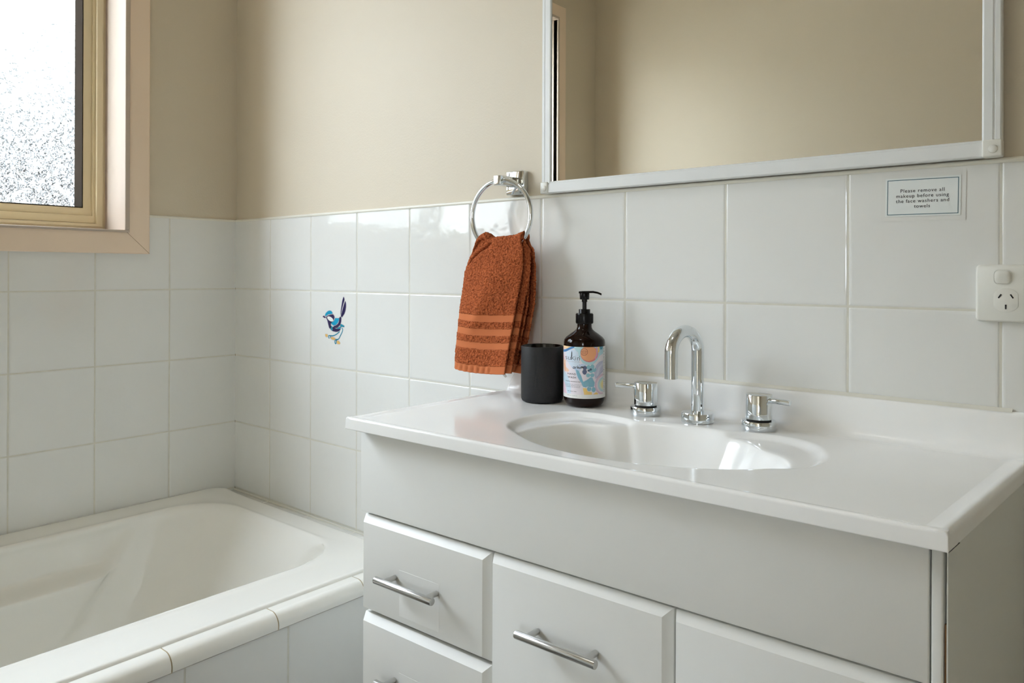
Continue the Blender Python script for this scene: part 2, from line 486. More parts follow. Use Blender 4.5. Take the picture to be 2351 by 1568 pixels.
# outer skin of the house and the garden seen through the glass
mb = MB()
for lo, hi in (((-.30, RY - .1, -.3), (-.016, WY1 - .014, RH + .05)), ((-.30, WY0 + .014, -.3), (-.016, .1, RH + .05)), ((-.30, WY1 - .014, -.3), (-.016, WY0 + .014, WZ0 - .009)), ((-.30, WY1 - .014, WZ1 + .014), (-.016, WY0 + .014, RH + .05))):
    mb.box(lo, hi)
o = mb.build('exterior_wall', M['brick'], smooth=0); tag(o, kind='structure')
o = MB().box((-9, -8, -.36), (-.30, 6, -.30)).build('ground', M['soil'], smooth=0); tag(o, kind='structure')
o = MB().box((-3.4, -9, -.30), (-3.2, 7, 2.85)).build('exterior_sky_blocker', mat('sky_blocker_render', (.52, .51, .48), .9, noise_amt=.06, noise_scale=3), smooth=0); tag(o, kind='structure')  # added wall, blocks low sky light that would reach the upper inner wall
shrub = empty('garden_shrub', (-1.5, .0, -.30)); tag(shrub, 'dark blurred shrub outside, behind the obscure window glass', 'shrub')
mb = MB()
for i in range(42000):
    y = random.triangular(-1.0, 1.0, .55)
    z = 1.16 + abs(random.gauss(0, .30)) + .10 * sstep(-.6, .3, y)
    x = -1.5 + random.gauss(0, .12)
    s = random.uniform(.006, .013)
    c = Vector((x, y, z))
    a = Vector((random.gauss(0, 1), random.gauss(0, 1), random.gauss(0, 1))).normalized()
    b = a.orthogonal().normalized()
    w = a.cross(b)
    mb.add([c - a * s * 1.5, c + b * s * .8 + w * .002, c + a * s * 1.5, c - b * s * .8 + w * .002], [(0, 1, 2, 3)])
mb.build('foliage', M['leaf'], shrub, smooth=0, fixn=False)
mb = MB()
for k in range(7):
    y = -.6 + k * .22
    mb.tube([(-1.5, y, -.30), (-1.5 + random.uniform(-.05, .05), y + .03, .4), (-1.5, y + random.uniform(-.08, .08), 1.0)], [.014, .01, .005], n=8)
mb.build('stem', M['brick'], shrub)

# ------------------------------------------------------------------ bathtub
def rrect(x0, x1, y0, y1, r, na=24, mx=14, my=70):
    """rounded rectangle (x0<x1, y0>y1), same point count whatever its size"""
    P = []
    def line(a, b, m):
        for i in range(m): P.append((lerp(a[0], b[0], i / m), lerp(a[1], b[1], i / m)))
    def arc(cx, cy, a0):
        for i in range(na): 
            t = a0 - PI / 2 * i / na
            P.append((cx + r * math.cos(t), cy + r * math.sin(t)))
    line((x0 + r, y0), (x1 - r, y0), mx); arc(x1 - r, y0 - r, PI / 2)
    line((x1, y0 - r), (x1, y1 + r), my); arc(x1 - r, y1 + r, 0)
    line((x1 - r, y1), (x0 + r, y1), mx); arc(x0 + r, y1 + r, -PI / 2)
    line((x0, y1 + r), (x0, y0 - r), my); arc(x0 + r, y0 - r, PI)
    return P
bath = empty('bathtub', (.42, -.9, 0)); tag(bath, 'white built-in bathtub under the window, with moulded armrest', 'bathtub')
rings = []
def ring(z, x0, x1, y0, y1, r): rings.append([(x, y, z) for x, y in rrect(x0, x1, y0, y1, r)])
BX0, BX1, BY0, BY1 = .003, .836, -.046, -1.76
ring(.425, BX0, BX1, BY0, BY1, .045)
ring(.443, BX0, BX1, BY0, BY1, .045)
ring(.4485, BX0 + .002, BX1 - .002, BY0 - .002, BY1 + .002, .045)
ring(.4505, BX0 + .006, BX1 - .006, BY0 - .006, BY1 + .006, .045)
ring(.450, BX0 + .015, BX1 - .016, BY0 - .016, BY1 + .016, .045)
ring(.4495, BX0 + .03, BX1 - .05, BY0 - .03, BY1 + .03, .05)
ring(.4495, BX0 + .06, .735, -.102, -1.66, .09)
ring(.4500, BX0 + .078, .727, -.108, -1.654, .13)
ring(.4518, BX0 + .086, .720, -.116, -1.646, .14)
ring(.4512, BX0 + .092, .715, -.121, -1.641, .147)
ring(.4470, BX0 + .094, .711, -.127, -1.636, .150)
ring(.4410, BX0 + .098, .7075, -.133, -1.630, .152)
BZ = [(.08, (.27, .57, -.45, -1.34, .10)), (.09, (.27, .57, -.45, -1.34, .10)), (.10, (.235, .604, -.405, -1.39, .115)), (.12, (.212, .626, -.372, -1.415, .125)), (.15, (.196, .640, -.342, -1.43, .13)), (.20, (.178, .653, -.304, -1.45, .135)), (.25, (.162, .664, -.268, -1.475, .14)), (.30, (.146, .675, -.232, -1.51, .144)), (.35, (.129, .686, -.195, -1.55, .146)), (.39, (.116, .695, -.166, -1.585, .148)), (.42, (.106, .702, -.146, -1.61, .150)), (.441, (.098, .7075, -.133, -1.63, .152))]
for z in (.430, .42, .408, .395, .38, .368, .360, .355, .351, .348, .345, .342, .339, .335, .33, .32, .305, .28, .25, .22, .19, .16, .135, .115, .102, .095, .09):
    ring(z, *[interp([(q, v[k]) for q, v in BZ], z) for k in range(5)])
mb = MB()
n = len(rings[0])
for r in rings: mb.v += r
for k in range(len(rings) - 1):
    for i in range(n):
        j = (i + 1) % n
        mb.f.append((k * n + i, k * n + j, (k + 1) * n + j, (k + 1) * n + i)); mb.m.append(0)
mb.f.append(tuple((len(rings) - 1) * n + i for i in range(n))); mb.m.append(0)
V2 = []
for (x, y, z) in mb.v:
    # the rim along the window wall stands a little higher
    if z > .40: z += .0055 * (1 - sstep(.02, .10, x))
    # moulded armrest along both long walls; its ends slope away from the bath's ends
    if z < .445 and .05 < x < .79:
        ye = -.335 - (.44 - z) * .85
        e = sstep(ye + .012, ye - .034, y) * sstep(-1.53, -1.40, y)
        if e > 0:
            t = interp([(.09, 0), (.12, .003), (.20, .010), (.25, .012), (.30, .024), (.335, .038), (.342, .038), (.346, .024), (.350, -.006), (.354, -.021), (.362, -.027), (.39, -.022), (.42, -.013), (.437, -.004), (.445, 0)], z) * e
            if x < .40: x += t
            else: x -= t
    # hollowed grip in the back corner of the wall
    dc = math.sqrt(((x - y) / 1.414 - .590) ** 2 * .7 + ((z - .398) * .9) ** 2)
    if z < .4485 and x > .5 and y > -.36:
        k = .028 * sstep(.064, .046, dc)
        x += k * .75; y += k * .66
    V2.append((x, y, z))
mb.v = V2
o = mb.build('tub_shell', M['acrylic'], bath, smooth=60)
o.modifiers.new('sub', 'SUBSURF').levels = 1; o.modifiers['sub'].render_levels = 1
# waste at the far end of the floor
MB().lathe([(0, .0915), (.030, .0915), (.034, .0925), (.036, .089)], 40, (.42, -1.22, .001)).build('waste', M['chrome'], bath)

# tiled hob round the bath
hob = empty('bath_surround', (.86, -.9, 0)); tag(hob, 'white tiled bath front with rounded edging tiles along the bath', 'bath surround')
HX, HR = .868, .022
def nose():
    P = [(.832, .440), (.836, .4445)]
    for i in range(0, 11):
        a = PI / 2 * (1 - i / 10)
        P.append((HX - .012 + HR * math.cos(a), .423 + HR * math.sin(a)))
    P += [(HX + .0095, .416), (HX + .0055, .4125), (HX, .4115), (.832, .4115)]
    return P
mb = MB()
J = [0.0] + [-(.2041 + .2055 * k) for k in range(0, 9)]
edges = [-.002] + J[1:] + [RY]
for a, b in zip(edges, edges[1:]):
    if a <= RY: break
    b = max(b, RY)
    mb.extrude(nose(), a - .0012, b + .0012, axis=1, mi=0)
small = [(x - (.001 if x > .84 else 0), z - .0008) for x, z in nose()]
mb.extrude(small, -.002, RY, axis=1, mi=1)
mb.build('edging_tile_row', [M['acrylic'], M['bath_grout']], hob, smooth=40)
mb = MB()
tiles(mb, .001, -RY, [.1755 + .206 * k for k in range(0, 9)], 0, .4125, [.2065], lambda a, z, h: (HX + h, -a, z))
mb.build('front_tile_panel', [M['tile'], M['grout']], hob, smooth=0, fixn=False)
mb = MB()
mb.box((.001, -.048, .40), (HX - .03, -.001, .4325), .001)
mb.build('tiled_ledge', M['tile'], hob, smooth=30)
MB().box((.001, RY + .001, .40), (HX - .03, -1.755, .4495), .001).build('tiled_ledge', M['tile'], hob, smooth=30)
mb = MB()
for x in (.1889, .3889, .5889, .7889): mb.box((x - .0012, -.047, .4318), (x + .0012, -.001, .4328))
mb.box((.001, -.0045, .430), (HX - .03, -.0008, .436), .0015)
mb.build('ledge_grout', M['bead'], hob, smooth=0)

# ------------------------------------------------------------------ vanity cabinet
CX0, CX1, FY = 1.111, 2.0002, -.392
cab = empty('vanity_cabinet', (1.56, -.2, 0)); tag(cab, 'white lacquered vanity cabinet with bar handles', 'cabinet')
mb = MB()
mb.box((CX0, -.376, .10), (CX0 + .016, -.004, .836))
mb.box((CX0 + .016, -.376, .10), (CX1 - .016, -.012, .116))
mb.box((CX0 + .016, -.016, .10), (CX1 - .016, -.006, .72))
mb.build('carcass', M['cab'], cab, smooth=0, warp=True)
mb = MB()
mb.box((1.9814, FY, .10), (1.9921, FY + .05, .836), .0022)
mb.build('stile', M['cab'], cab, smooth=30, warp=True)
mb = MB()
mb.box((1.9946, FY + .0016, .10), (1.9962, -.004, .838), .0005)
mb.build('end_panel', M['cab_side'], cab, smooth=30, warp=True)
mb = MB()
mb.box((1.9928, FY + .0030, .10), (1.9945, FY + .0080, .752))
mb.build('panel_edge', M['raw'], cab, smooth=0, warp=True)
mb = MB()   # fascia below the top
mb.box((CX0, FY, .6889), (CX1 - .0205, FY + .016, .836), .0015)
mb.build('fascia', M['cab'], cab, smooth=30, warp=True)
mb = MB()
mb.box((CX0 + .02, -.345, .0), (CX1 - .02, -.33, .10))
mb.build('kickboard', M['cab'], cab, smooth=0, warp=True)

def front(name, x0, x1, z0, z1, flat_left=True):
    """a slab front with wide softened edges"""
    bm = bmesh.new()
    y0, y1 = FY - .001, FY + .0165
    pr = [(0, y1), (0, y0 + .0105), (.0004, y0 + .0092), (.0016, y0 + .0080), (.0112, y0 + .0007), (.0120, y0 + .0001), (.0128, y0)]
    rings_ = []
    for d, y in pr:
        dl = d * .35 if flat_left else d
        rings_.append([(x0 + dl, y, z0 + d * .5), (x1 - d, y, z0 + d * .5), (x1 - d, y, z1 - d), (x0 + dl, y, z1 - d)])
    bm.free()
    mb = MB()
    for r in rings_: mb.v += r
    for k in range(len(rings_) - 1):
        for c in range(4):
            d = (c + 1) % 4
            mb.f.append((k * 4 + c, k * 4 + d, k * 4 + 4 + d, k * 4 + 4 + c)); mb.m.append(0)
    e = (len(rings_) - 1) * 4
    mb.f.append((e, e + 1, e + 2, e + 3)); mb.m.append(0)
    mb.f.append((3, 2, 1, 0)); mb.m.append(0)
    return mb.build(name, M['cab'], cab, smooth=20, warp=True)

def handle(parent, xc, z, lbl=None):
    mb = MB()
    y = FY - .0285
    mb.tube([(xc - .0655, y, z), (xc + .0655, y, z)], .0058, n=24, bev=.0008)
    for s in (-1, 1):
        mb.tube([(xc + s * .048, FY - .002, z), (xc + s * .048, y, z)], .0044, n=16)
    return mb.build('bar_handle', M['steel'], parent, smooth=40, warp=True)

zt = .6875
for z0, z1 in ((.5209, .6834), (.3532, .5157), (.1855, .3480)):
    d = front('drawer', 1.1159, 1.4025, z0, z1)
    handle(d, 1.2488, z0 + .0759)
    if z0 > .3:
        MB().box((1.210, FY - .00115, z0 + .0155), (1.301, FY - .0009, z0 + .0905), .0001, 1).build('clear_sticker', M['lam2'], d, smooth=0, warp=True)
d1 = front('door', 1.4063, 1.6982, .105, .6838)
handle(d1, 1.5426, .5974)
d2 = front('door', 1.7012, 1.9790, .105, .6838)
handle(d2, 1.8350, .5974)
# ------------------------------------------------------------------ vanity top with moulded basin
BC = (1.58, -.24)
RI = [(-180, .2055), (-167, .2085), (-156, .2000), (-146, .1790), (-130, .1575), (-113, .1415), (-98, .1340), (-83, .1310), (-70, .1335), (-57, .1400), (-39, .1560), (-26, .1745), (-13, .1950), (-4, .2045), (4, .2020), (12, .1930), (20, .1810), (26, .1660), (32, .1565), (38, .1535), (46, .1525), (55, .1490), (64, .1440), (78, .1390), (95, .1370), (112, .1380), (124, .1430), (134, .1500), (141, .1540), (146, .1590), (151, .1740), (158, .1900), (165, .1990), (172, .2030), (180, .2055)]
RT = [(-180, .043), (-172, .030), (-162, .010), (-152, 0), (-14, 0), (-6, .012), (3, .028), (12, .043), (22, .058), (30, .076), (37, .077), (44, .066), (54, .040), (64, .012), (72, 0), (128, 0), (134, .018), (140, .052), (146, .070), (152, .074), (160, .060), (168, .053), (175, .048), (180, .043)]
def periodic(tab, sig=3.2):
    raw = [interp(tab, a) for a in range(-180, 180)]
    ker = [math.exp(-.5 * (k / sig) ** 2) for k in range(-12, 13)]
    sm = sum(ker)
    return [sum(raw[(i + k - 12) % 360] * ker[k] for k in range(25)) / sm for i in range(360)]
RIS, RTS = periodic(RI), periodic(RT, 4)
def look(t, th):
    f = th + 180; i = int(math.floor(f)); k = f - i
    p0, p1, p2, p3 = t[(i - 1) % 360], t[i % 360], t[(i + 1) % 360], t[(i + 2) % 360]
    return p1 + .5 * k * (p2 - p0 + k * (2 * p0 - 5 * p1 + 4 * p2 - p3 + k * (3 * (p1 - p2) + p3 - p0)))
def softp(x, w):
    t = x / w
    return w * (math.log1p(math.exp(-abs(t))) + max(t, 0))
def basin(x, y):
    dx, dy = x - BC[0], y - BC[1]
    r = math.hypot(dx, dy)
    if r > .30: return 0.0
    th = math.degrees(math.atan2(dy, dx))
    ri = look(RIS, th); rt = look(RTS, th)
    d = 0.0
    tray = sstep(0, .02, rt)
    if rt > 0:
        d += .0078 * sstep(ri + rt + .010, ri + rt - .010, r) * tray
    s = softp(ri - r, .0022)
    d += .128 * (1 - math.exp(-21 * s)) if s > 1e-5 else 0
    return d
PROF = [(0.0, .9110), (-.006, .9112), (-.0085, .9105), (-.0098, .9085), (-.0102, .9050), (-.0106, .885), (-.0113, .868), (-.0135, .8585), (-.018, .8530), (-.024, .8508), (-.032, .8500)]
y = -.036
while y > -.402:
    PROF.append((y, .850)); y -= .0032
PROF += [(-.4035, .8500), (-.4060, .8506), (-.4090, .8516), (-.4125, .8526), (-.4160, .8531), (-.4185, .8529), (-.4199, .8522), (-.4208, .8510), (-.4212, .8496), (-.4213, .8486), (-.4218, .8410), (-.4222, .8350), (-.4222, .8340), (-.4219, .8333), (-.4205, .8330), (-.380, .8330)]
TX0, TX1 = 1.1075, 2.0035
XS = [(TX0 + .030, None), (TX0 - .0004, .8335), (TX0, -.006), (TX0 + .0003, -.0026), (TX0 + .0010, .0006), (TX0 + .0024, .0024), (TX0 + .0050, .0030), (TX0 + .0095, .0024), (TX0 + .0150, .0009), (TX0 + .0190, .0002)]
x = TX0 + .022
while x < TX1 - .026:
    XS.append((x, 0.0)); x += .0034
XS += [(TX1 - .024, .0), (TX1 - .019, .0006), (TX1 - .013, .0019), (TX1 - .008, .0030), (TX1 - .0045, .0034), (TX1 - .0022, .0028), (TX1 - .0008, .0012), (TX1 - .0001, -.0014), (TX1, -.004), (TX1 + .0004, .8335), (TX1 - .030, None)]
NXR = 11
mb = MB()
ny = len(PROF)
for i, (x, d) in enumerate(XS):
    for j, (y, z) in enumerate(PROF):
        up = z > .8501 and j < 11
        if up:   # the upstand ends in a slope on the left
            s = min(1, max(0, (x - TX0 + .001) / .036)) ** .8
            zz = .85 + (z - .85) * s
        else: zz = z - basin(x, y)
        if d is None: zz = .833
        elif d > .5: zz = .8345 if j < ny - 2 else .833
        elif zz > .82:
            zf = zz - .85
            if up: zz += d * .5
            elif d >= 0 and zf >= 0: zz = .85 + max(zf, d)
            elif zf < 0 and d >= 0: zz = .85 + zf
            else: zz = max(.833, .85 + d + min(zf, 0))
        mb.v.append((x, y, zz))
R1 = (TX0 + .022, XS[-NXR][0], -.402, -.036)
jy0 = next(j for j, (y, z) in enumerate(PROF) if abs(y + .036) < 1e-6)
jy1 = max(j for j, (y, z) in enumerate(PROF) if z == .850 and y > -.402)
R1 = (TX0 + .022, XS[-NXR][0], PROF[jy1][0], PROF[jy0][0])
ix0 = next(i for i, (x, d) in enumerate(XS) if abs(x - R1[0]) < 1e-6); ix1 = len(XS) - NXR
for i in range(len(XS) - 1):
    for j in range(ny - 1):
        if ix0 <= i < ix1 and jy0 <= j < jy1: continue      # the basin's own mesh goes here
        p = i * ny + j
        mb.f.append((p, p + ny, p + ny + 1, p + 1)); mb.m.append(0)
def edge_r(th):
    c_, s_ = math.cos(th), math.sin(th)
    t = 9
    if c_ > 1e-9: t = min(t, (R1[1] - BC[0]) / c_)
    if c_ < -1e-9: t = min(t, (R1[0] - BC[0]) / c_)
    if s_ > 1e-9: t = min(t, (R1[3] - BC[1]) / s_)
    if s_ < -1e-9: t = min(t, (R1[2] - BC[1]) / s_)
    return t
angs = [2 * PI * k / 300 - PI for k in range(300)]
for X_ in R1[:2]:
    for Y_ in R1[2:]: angs.append(math.atan2(Y_ - BC[1], X_ - BC[0]))
angs = sorted(angs)
TS = [.04, .10, .18, .27, .36, .45, .54, .62, .69, .75, .80, .84, .87, .895, .915, .932, .946, .957, .966, .974, .981, .987, .992, .9965, 1.0, 1.0035, 1.008, 1.013, 1.02, 1.03]
KS = [.12, .24, .36, .48, .60, .70, .78, .85, .91, .96, 1.0, 1.04, 1.08, 1.12]
base = len(mb.v)
mb.v.append((BC[0], BC[1], .85 - basin(*BC)))
nr = 0
for th in angs:
    dg = math.degrees(th); ri, rt = look(RIS, dg), max(0, look(RTS, dg))
    rs = [ri * t for t in TS]
    ro = ri * 1.03 + max(rt, .004) + .004
    rs += [lerp(ri * 1.03, ro, k) for k in KS]
    rs.append(min(max(rs[-1] + .006, ro + .012), edge_r(th) - .003)); rs.append(edge_r(th))
    nr = len(rs)
    for q, r in enumerate(rs):
        x, y = BC[0] + r * math.cos(th), BC[1] + r * math.sin(th)
        mb.v.append((x, y, .85 - (basin(x, y) if q < nr - 2 else 0)))
na = len(angs)
for i in range(na):
    k = (i + 1) % na
    mb.f.append((base, base + 1 + i * nr, base + 1 + k * nr)); mb.m.append(0)
    for q in range(nr - 1):
        mb.f.append((base + 1 + i * nr + q, base + 1 + i * nr + q + 1, base + 1 + k * nr + q + 1, base + 1 + k * nr + q)); mb.m.append(0)
mb.box((TX0 + .002, -.4205, .8331), (TX1 - .0003, -.386, .8360))
top = mb.build('basin_countertop', M['marble'], smooth=60, warp=True)
tag(top, 'white moulded vanity top with an integral oval basin and low upstand', 'vanity top')
o = MB().extrude([(-.0095, .9105), (-.0075, .9122), (-.004, .9133), (-.0008, .9150), (-.0004, .9100)], 1.1435, TX1, axis=0).build('silicone_bead', M['sil'], top, smooth=60)

# ------------------------------------------------------------------ taps and spout
def rot2(x, y, a): return (x * math.cos(a) - y * math.sin(a), x * math.sin(a) + y * math.cos(a))
def tap(x, y, a, label):
    t = empty('basin_tap', (x, y, .85)); tag(t, label, 'tap', 'basin taps beside the spout')
    MB().lathe([(0, 0), (.0262, 0), (.0266, .0006), (.0266, .0135), (.0258, .0148), (.0225, .0150), (0, .0150)], 72, (x, y, .85)).build('base_ring', M['chrome'], t)
    MB().lathe([(.0190, .0148), (.0190, .0172), (.0, .0172)], 48, (x, y, .85)).build('spindle', M['dark'], t)
    MB().lathe([(0, .0170), (.0196, .0170), (.0203, .0177), (.0203, .0548), (.0198, .0556), (0, .0558)], 72, (x, y, .85)).build('tap_body', M['chrome'], t)
    dx, dy = math.cos(a), math.sin(a)
    MB().tube([(x + dx * .017, y + dy * .017, .8985), (x + dx * .054, y + dy * .054, .8985)], .0043, n=24, bev=.0006).build('lever', M['chrome'], t)
    return t
tap(1.4687, -.0585, math.radians(197), 'chrome basin tap nearer the soap bottle, lever pointing towards it')
tap(1.6705, -.0530, math.radians(-10), 'chrome basin tap on the far side of the spout from the bottle')
sx, sy = 1.5685, -.0603
sp = empty('basin_spout', (sx, sy, .85)); tag(sp, 'chrome swan-neck basin spout between the two taps', 'spout')
MB().lathe([(0, 0), (.0262, 0), (.0267, .0006), (.0267, .0145), (.0260, .0160), (.0125, .0162), (0, .0162)], 72, (sx, sy, .85)).build('base_flange', M['chrome'], sp)
MB().lathe([(.0100, .0150), (.0100, .0185), (0, .0185)], 48, (sx, sy, .85)).build('neck', M['dark'] if False else M['chrome'], sp)
pts = [(sx, sy, .8655), (sx, sy, .90), (sx, sy, .95), (sx, sy, .968)]
RB = .0375
ang = math.radians(-97)
for i in range(1, 25):
    t = PI * i / 24
    h = RB * (1 - math.cos(t))
    pts.append((sx + h * math.cos(ang), sy + h * math.sin(ang), .968 + (RB - .003) * math.sin(t)))
e = pts[-1]
pts += [(e[0], e[1], e[2] - .012), (e[0], e[1], .9285)]
mb = MB()
mb.tube(pts, .0104, n=40, caps=False)
rim = [(e[0], e[1], .9285)]
mb.lathe([(.0104, .9285), (.0092, .9282), (.0085, .9290), (.0085, .940), (0, .940)], 40, (e[0], e[1], 0))
mb.build('spout_pipe', M['chrome'], sp, smooth=50)

# ------------------------------------------------------------------ tumbler
cx, cy = 1.2470, -.0700
o = MB().lathe([(0, .0006), (.0340, .0006), (.0385, .0025), (.0405, .0065), (.0408, .011), (.0408, .1060), (.0404, .1072), (.0396, .1075), (.0388, .1072), (.0384, .1062), (.0380, .012), (.034, .008), (0, .007)], 96, (cx, cy, .85))
o.m = [1 if (max(o.v[i][2] for i in f) > .9569 and min(math.hypot(o.v[i][0] - cx, o.v[i][1] - cy) for i in f) < .0400) or max(math.hypot(o.v[i][0] - cx, o.v[i][1] - cy) for i in f) < .0386 and min(o.v[i][2] for i in f) > .8565 else 0 for f in o.f]
o = o.build('bathroom_tumbler', [M['black'], M['gloss_black']], smooth=35)
tag(o, 'matte black cylindrical tumbler standing between towel and soap bottle', 'tumbler')

# ------------------------------------------------------------------ soap bottle
bx, by, ba = 1.3350, -.0545, math.radians(34.7)
bot = empty('soap_pump_bottle', (bx, by, .85), rz=ba); tag(bot, 'dark amber pump bottle of hand wash with a pastel printed label', 'soap bottle')
def lp(mb, name, mats, parent=bot, **k):
    o = mb.build(name, mats, None, **k); o.parent = parent; return o
BR = .0386
lp(MB().lathe([(0, .0012), (.026, .0008), (.0315, .0018), (.0352, .0058), (.0376, .012), (BR, .018), (BR, .113), (BR, .1185), (.0376, .1235), (.0340, .1280), (.0270, .1335), (.0190, .1390), (.0152, .1425), (.0137, .1465), (.0134, .1540), (0, .1540)], 96), 'bottle_body', M['amber'], smooth=50)
col = MB().lathe([(.0140, .1524), (.0156, .1530), (.0159, .1540), (.0159, .1712), (.0154, .1722), (.0110, .1724), (.0107, .1730), (.0107, .1790), (.0102, .1798), (.0050, .1800)], 64)
for k in range(40):   # grip ribs
    a = 2 * PI * k / 40
    col.box((-.0004, .0157, .1545), (.0004, .0164, .1708), mi=0, rot=None)
    for q in range(len(col.v) - 8, len(col.v)):
        x_, y_, z_ = col.v[q]; X_, Y_ = rot2(x_, y_, a); col.v[q] = (X_, Y_, z_)
col = lp(col, 'pump_collar', M['pump'], smooth=40)
pm = MB().lathe([(.0040, .1795), (.0040, .1930), (.0052, .1935), (.0052, .1985)], 32)
lp(pm, 'pump_stem', M['pump'], smooth=40)
hd = MB().lathe([(0, .1980), (.0082, .1980), (.0088, .1988), (.0092, .2085), (.0085, .2105), (0, .2112)], 48)
pts = [(-.0108, 0, .2112), (-.004, 0, .2118), (.006, 0, .2120), (.016, 0, .2122), (.024, 0, .2108), (.0315, 0, .2078)]
for (p, q, w0, w1) in zip(pts, pts[1:], (.0050, .0078, .0078, .0060, .0046), (.0078, .0078, .0060, .0046, .0036)):
    hd.add([(p[0], -w0, p[2] - .0020), (p[0], w0, p[2] - .0020), (p[0], w0 * .8, p[2] + .0018), (p[0], -w0 * .8, p[2] + .0018), (q[0], -w1, q[2] - .0020), (q[0], w1, q[2] - .0020), (q[0], w1 * .8, q[2] + .0018), (q[0], -w1 * .8, q[2] + .0018)], [(0, 1, 2, 3), (7, 6, 5, 4), (0, 4, 5, 1), (1, 5, 6, 2), (2, 6, 7, 3), (3, 7, 4, 0)])
lp(hd, 'pump_head', M['pump'], smooth=40)

# printed label ------------------------------------------------------------
LR = BR + .0004
LZ0, LZ1 = .0182, .1125
# art co-ordinates: X 272..1128 across the front (700 +- 428), Y 0 (top) .. 1028 (bottom)
def l_xyz(X, Y, dr=0.0):
    th = math.asin(max(-1, min(1, (X - 700) / 428)))
    r = LR + dr
    return (r * math.sin(th), -r * math.cos(th), lerp(LZ1, LZ0, Y / 1028))
def in_poly(P, x, y):
    c = False; j = len(P) - 1
    for i in range(len(P)):
        (xi, yi), (xj, yj) = P[i], P[j]
        if (yi > y) != (yj > y) and x < (xj - xi) * (y - yi) / (yj - yi) + xi: c = not c
        j = i
    return c
def seg_d(P, x, y):
    best = 1e9
    for (ax, ay), (bx_, by_) in zip(P, P[1:]):
        dx, dy = bx_ - ax, by_ - ay
        t = max(0, min(1, ((x - ax) * dx + (y - ay) * dy) / (dx * dx + dy * dy)))
        best = min(best, math.hypot(x - ax - t * dx, y - ay - t * dy))
    return best
A = []
def poly(c, *P): A.append(('p', srgb(*c), P, (min(p[0] for p in P), max(p[0] for p in P), min(p[1] for p in P), max(p[1] for p in P))))
def ell(c, x, y, rx, ry=None): ry = ry or rx; A.append(('e', srgb(*c), (x, y, rx, ry), (x - rx, x + rx, y - ry, y + ry)))
def stroke(c, w, *P): A.append(('s', srgb(*c), (P, w / 2), (min(p[0] for p in P) - w, max(p[0] for p in P) + w, min(p[1] for p in P) - w, max(p[1] for p in P) + w)))
T1, T2, T3 = (178, 212, 220), (132, 182, 200), (140, 190, 204)
BG = (226, 219, 226)
poly((205, 218, 232), (330, 90), (430, 60), (540, 70), (600, 200), (610, 340), (540, 450), (450, 420), (350, 290))
poly(T1, (470, 0), (1080, 0), (1080, 140), (1010, 180), (950, 280), (880, 350), (770, 360), (670, 320), (600, 220), (570, 110), (500, 40))
poly((240, 205, 160), (272, 0), (425, 0), (370, 45), (300, 60), (272, 70))
poly((235, 180, 170), (272, 45), (300, 40), (290, 80), (272, 90))
stroke((72, 128, 182), 44, (272, 110), (320, 95), (390, 50), (480, 6))
poly((236, 190, 192), (272, 150), (300, 240), (296, 420), (272, 430))
poly((238, 200, 172), (280, 280), (322, 280), (330, 420), (400, 480), (372, 520), (300, 500), (280, 460))
stroke((240, 160, 120), 10, (300, 360), (318, 440), (308, 520))
poly((196, 216, 230), (272, 500), (340, 560), (400, 670), (430, 790), (430, 940), (360, 945), (330, 800), (272, 700))
poly((228, 200, 212), (272, 700), (310, 760), (345, 950), (272, 950))
poly((190, 205, 228), (430, 400), (540, 400), (650, 330), (760, 350), (640, 420), (600, 520), (640, 640), (690, 690), (640, 700), (560, 600), (520, 470))
poly((126, 178, 198), (530, 450), (585, 470), (640, 570), (680, 690), (740, 660), (800, 620), (855, 615), (890, 670), (905, 760), (885, 810), (820, 795), (760, 775), (740, 800), (690, 795), (665, 770), (640, 710), (590, 640), (550, 540))
ell((222, 128, 128), 800, 140, 176, 158); ell((236, 168, 122), 786, 122, 160, 152)
poly((216, 158, 190), (930, 0), (966, 20), (966, 160), (925, 250), (905, 230), (940, 140))
poly((240, 198, 118), (968, 0), (1000, 0), (1004, 95), (968, 130))
poly((86, 150, 176), (1002, 0), (1076, 0), (1060, 55), (1022, 62))
poly((228, 222, 226), (1090, 140), (1010, 210), (950, 300), (910, 380), (935, 420), (985, 320), (1090, 230))
poly((190, 190, 212), (930, 370), (1000, 300), (1090, 280), (1090, 490), (1000, 590), (920, 640), (900, 520))
stroke((205, 206, 222), 40, (1085, 330), (1000, 420), (960, 560)); stroke((170, 175, 200), 14, (1085, 480), (1020, 530), (950, 620))
ell((214, 186, 204), 1100, 760, 190, 215); ell((226, 214, 222), 1100, 760, 158, 180); ell((186, 214, 220), 1100, 760, 128, 150); ell((214, 224, 204), 1100, 760, 96, 116); ell((240, 224, 160), 1104, 760, 68, 86)
for c, x, y, rx, ry in ((T3, 785, 400, 42, 40), (T3, 862, 388, 40, 40), (T3, 838, 470, 50, 42), (T3, 896, 455, 44, 44), (T3, 778, 560, 40, 40), (T3, 860, 560, 42, 40), ((84, 94, 126), 712, 415, 42, 42), ((84, 94, 126), 708, 495, 46, 52), ((74, 96, 120), 790, 465, 24, 22), ((74, 96, 120), 830, 445, 24, 24), (T2, 800, 830, 44, 46), (T2, 888, 850, 42, 48), (T2, 760, 740, 40, 48), (T2, 862, 720, 46, 60), (T2, 832, 650, 46, 50)):
    ell(c, x, y, rx, ry)
for x, y, rx, ry in ((772, 515, 30, 6), (840, 800, 46, 4), (902, 420, 6, 20), (800, 520, 8, 16)): ell((226, 222, 224), x, y, rx, ry)
poly((236, 202, 122), (672, 810), (750, 818), (765, 880), (850, 895), (858, 948), (700, 948))
poly((236, 202, 122), (878, 935), (940, 900), (980, 930), (980, 948), (880, 948))
poly((228, 228, 226), (200, 952), (1200, 952), (1200, 1040), (200, 1040))
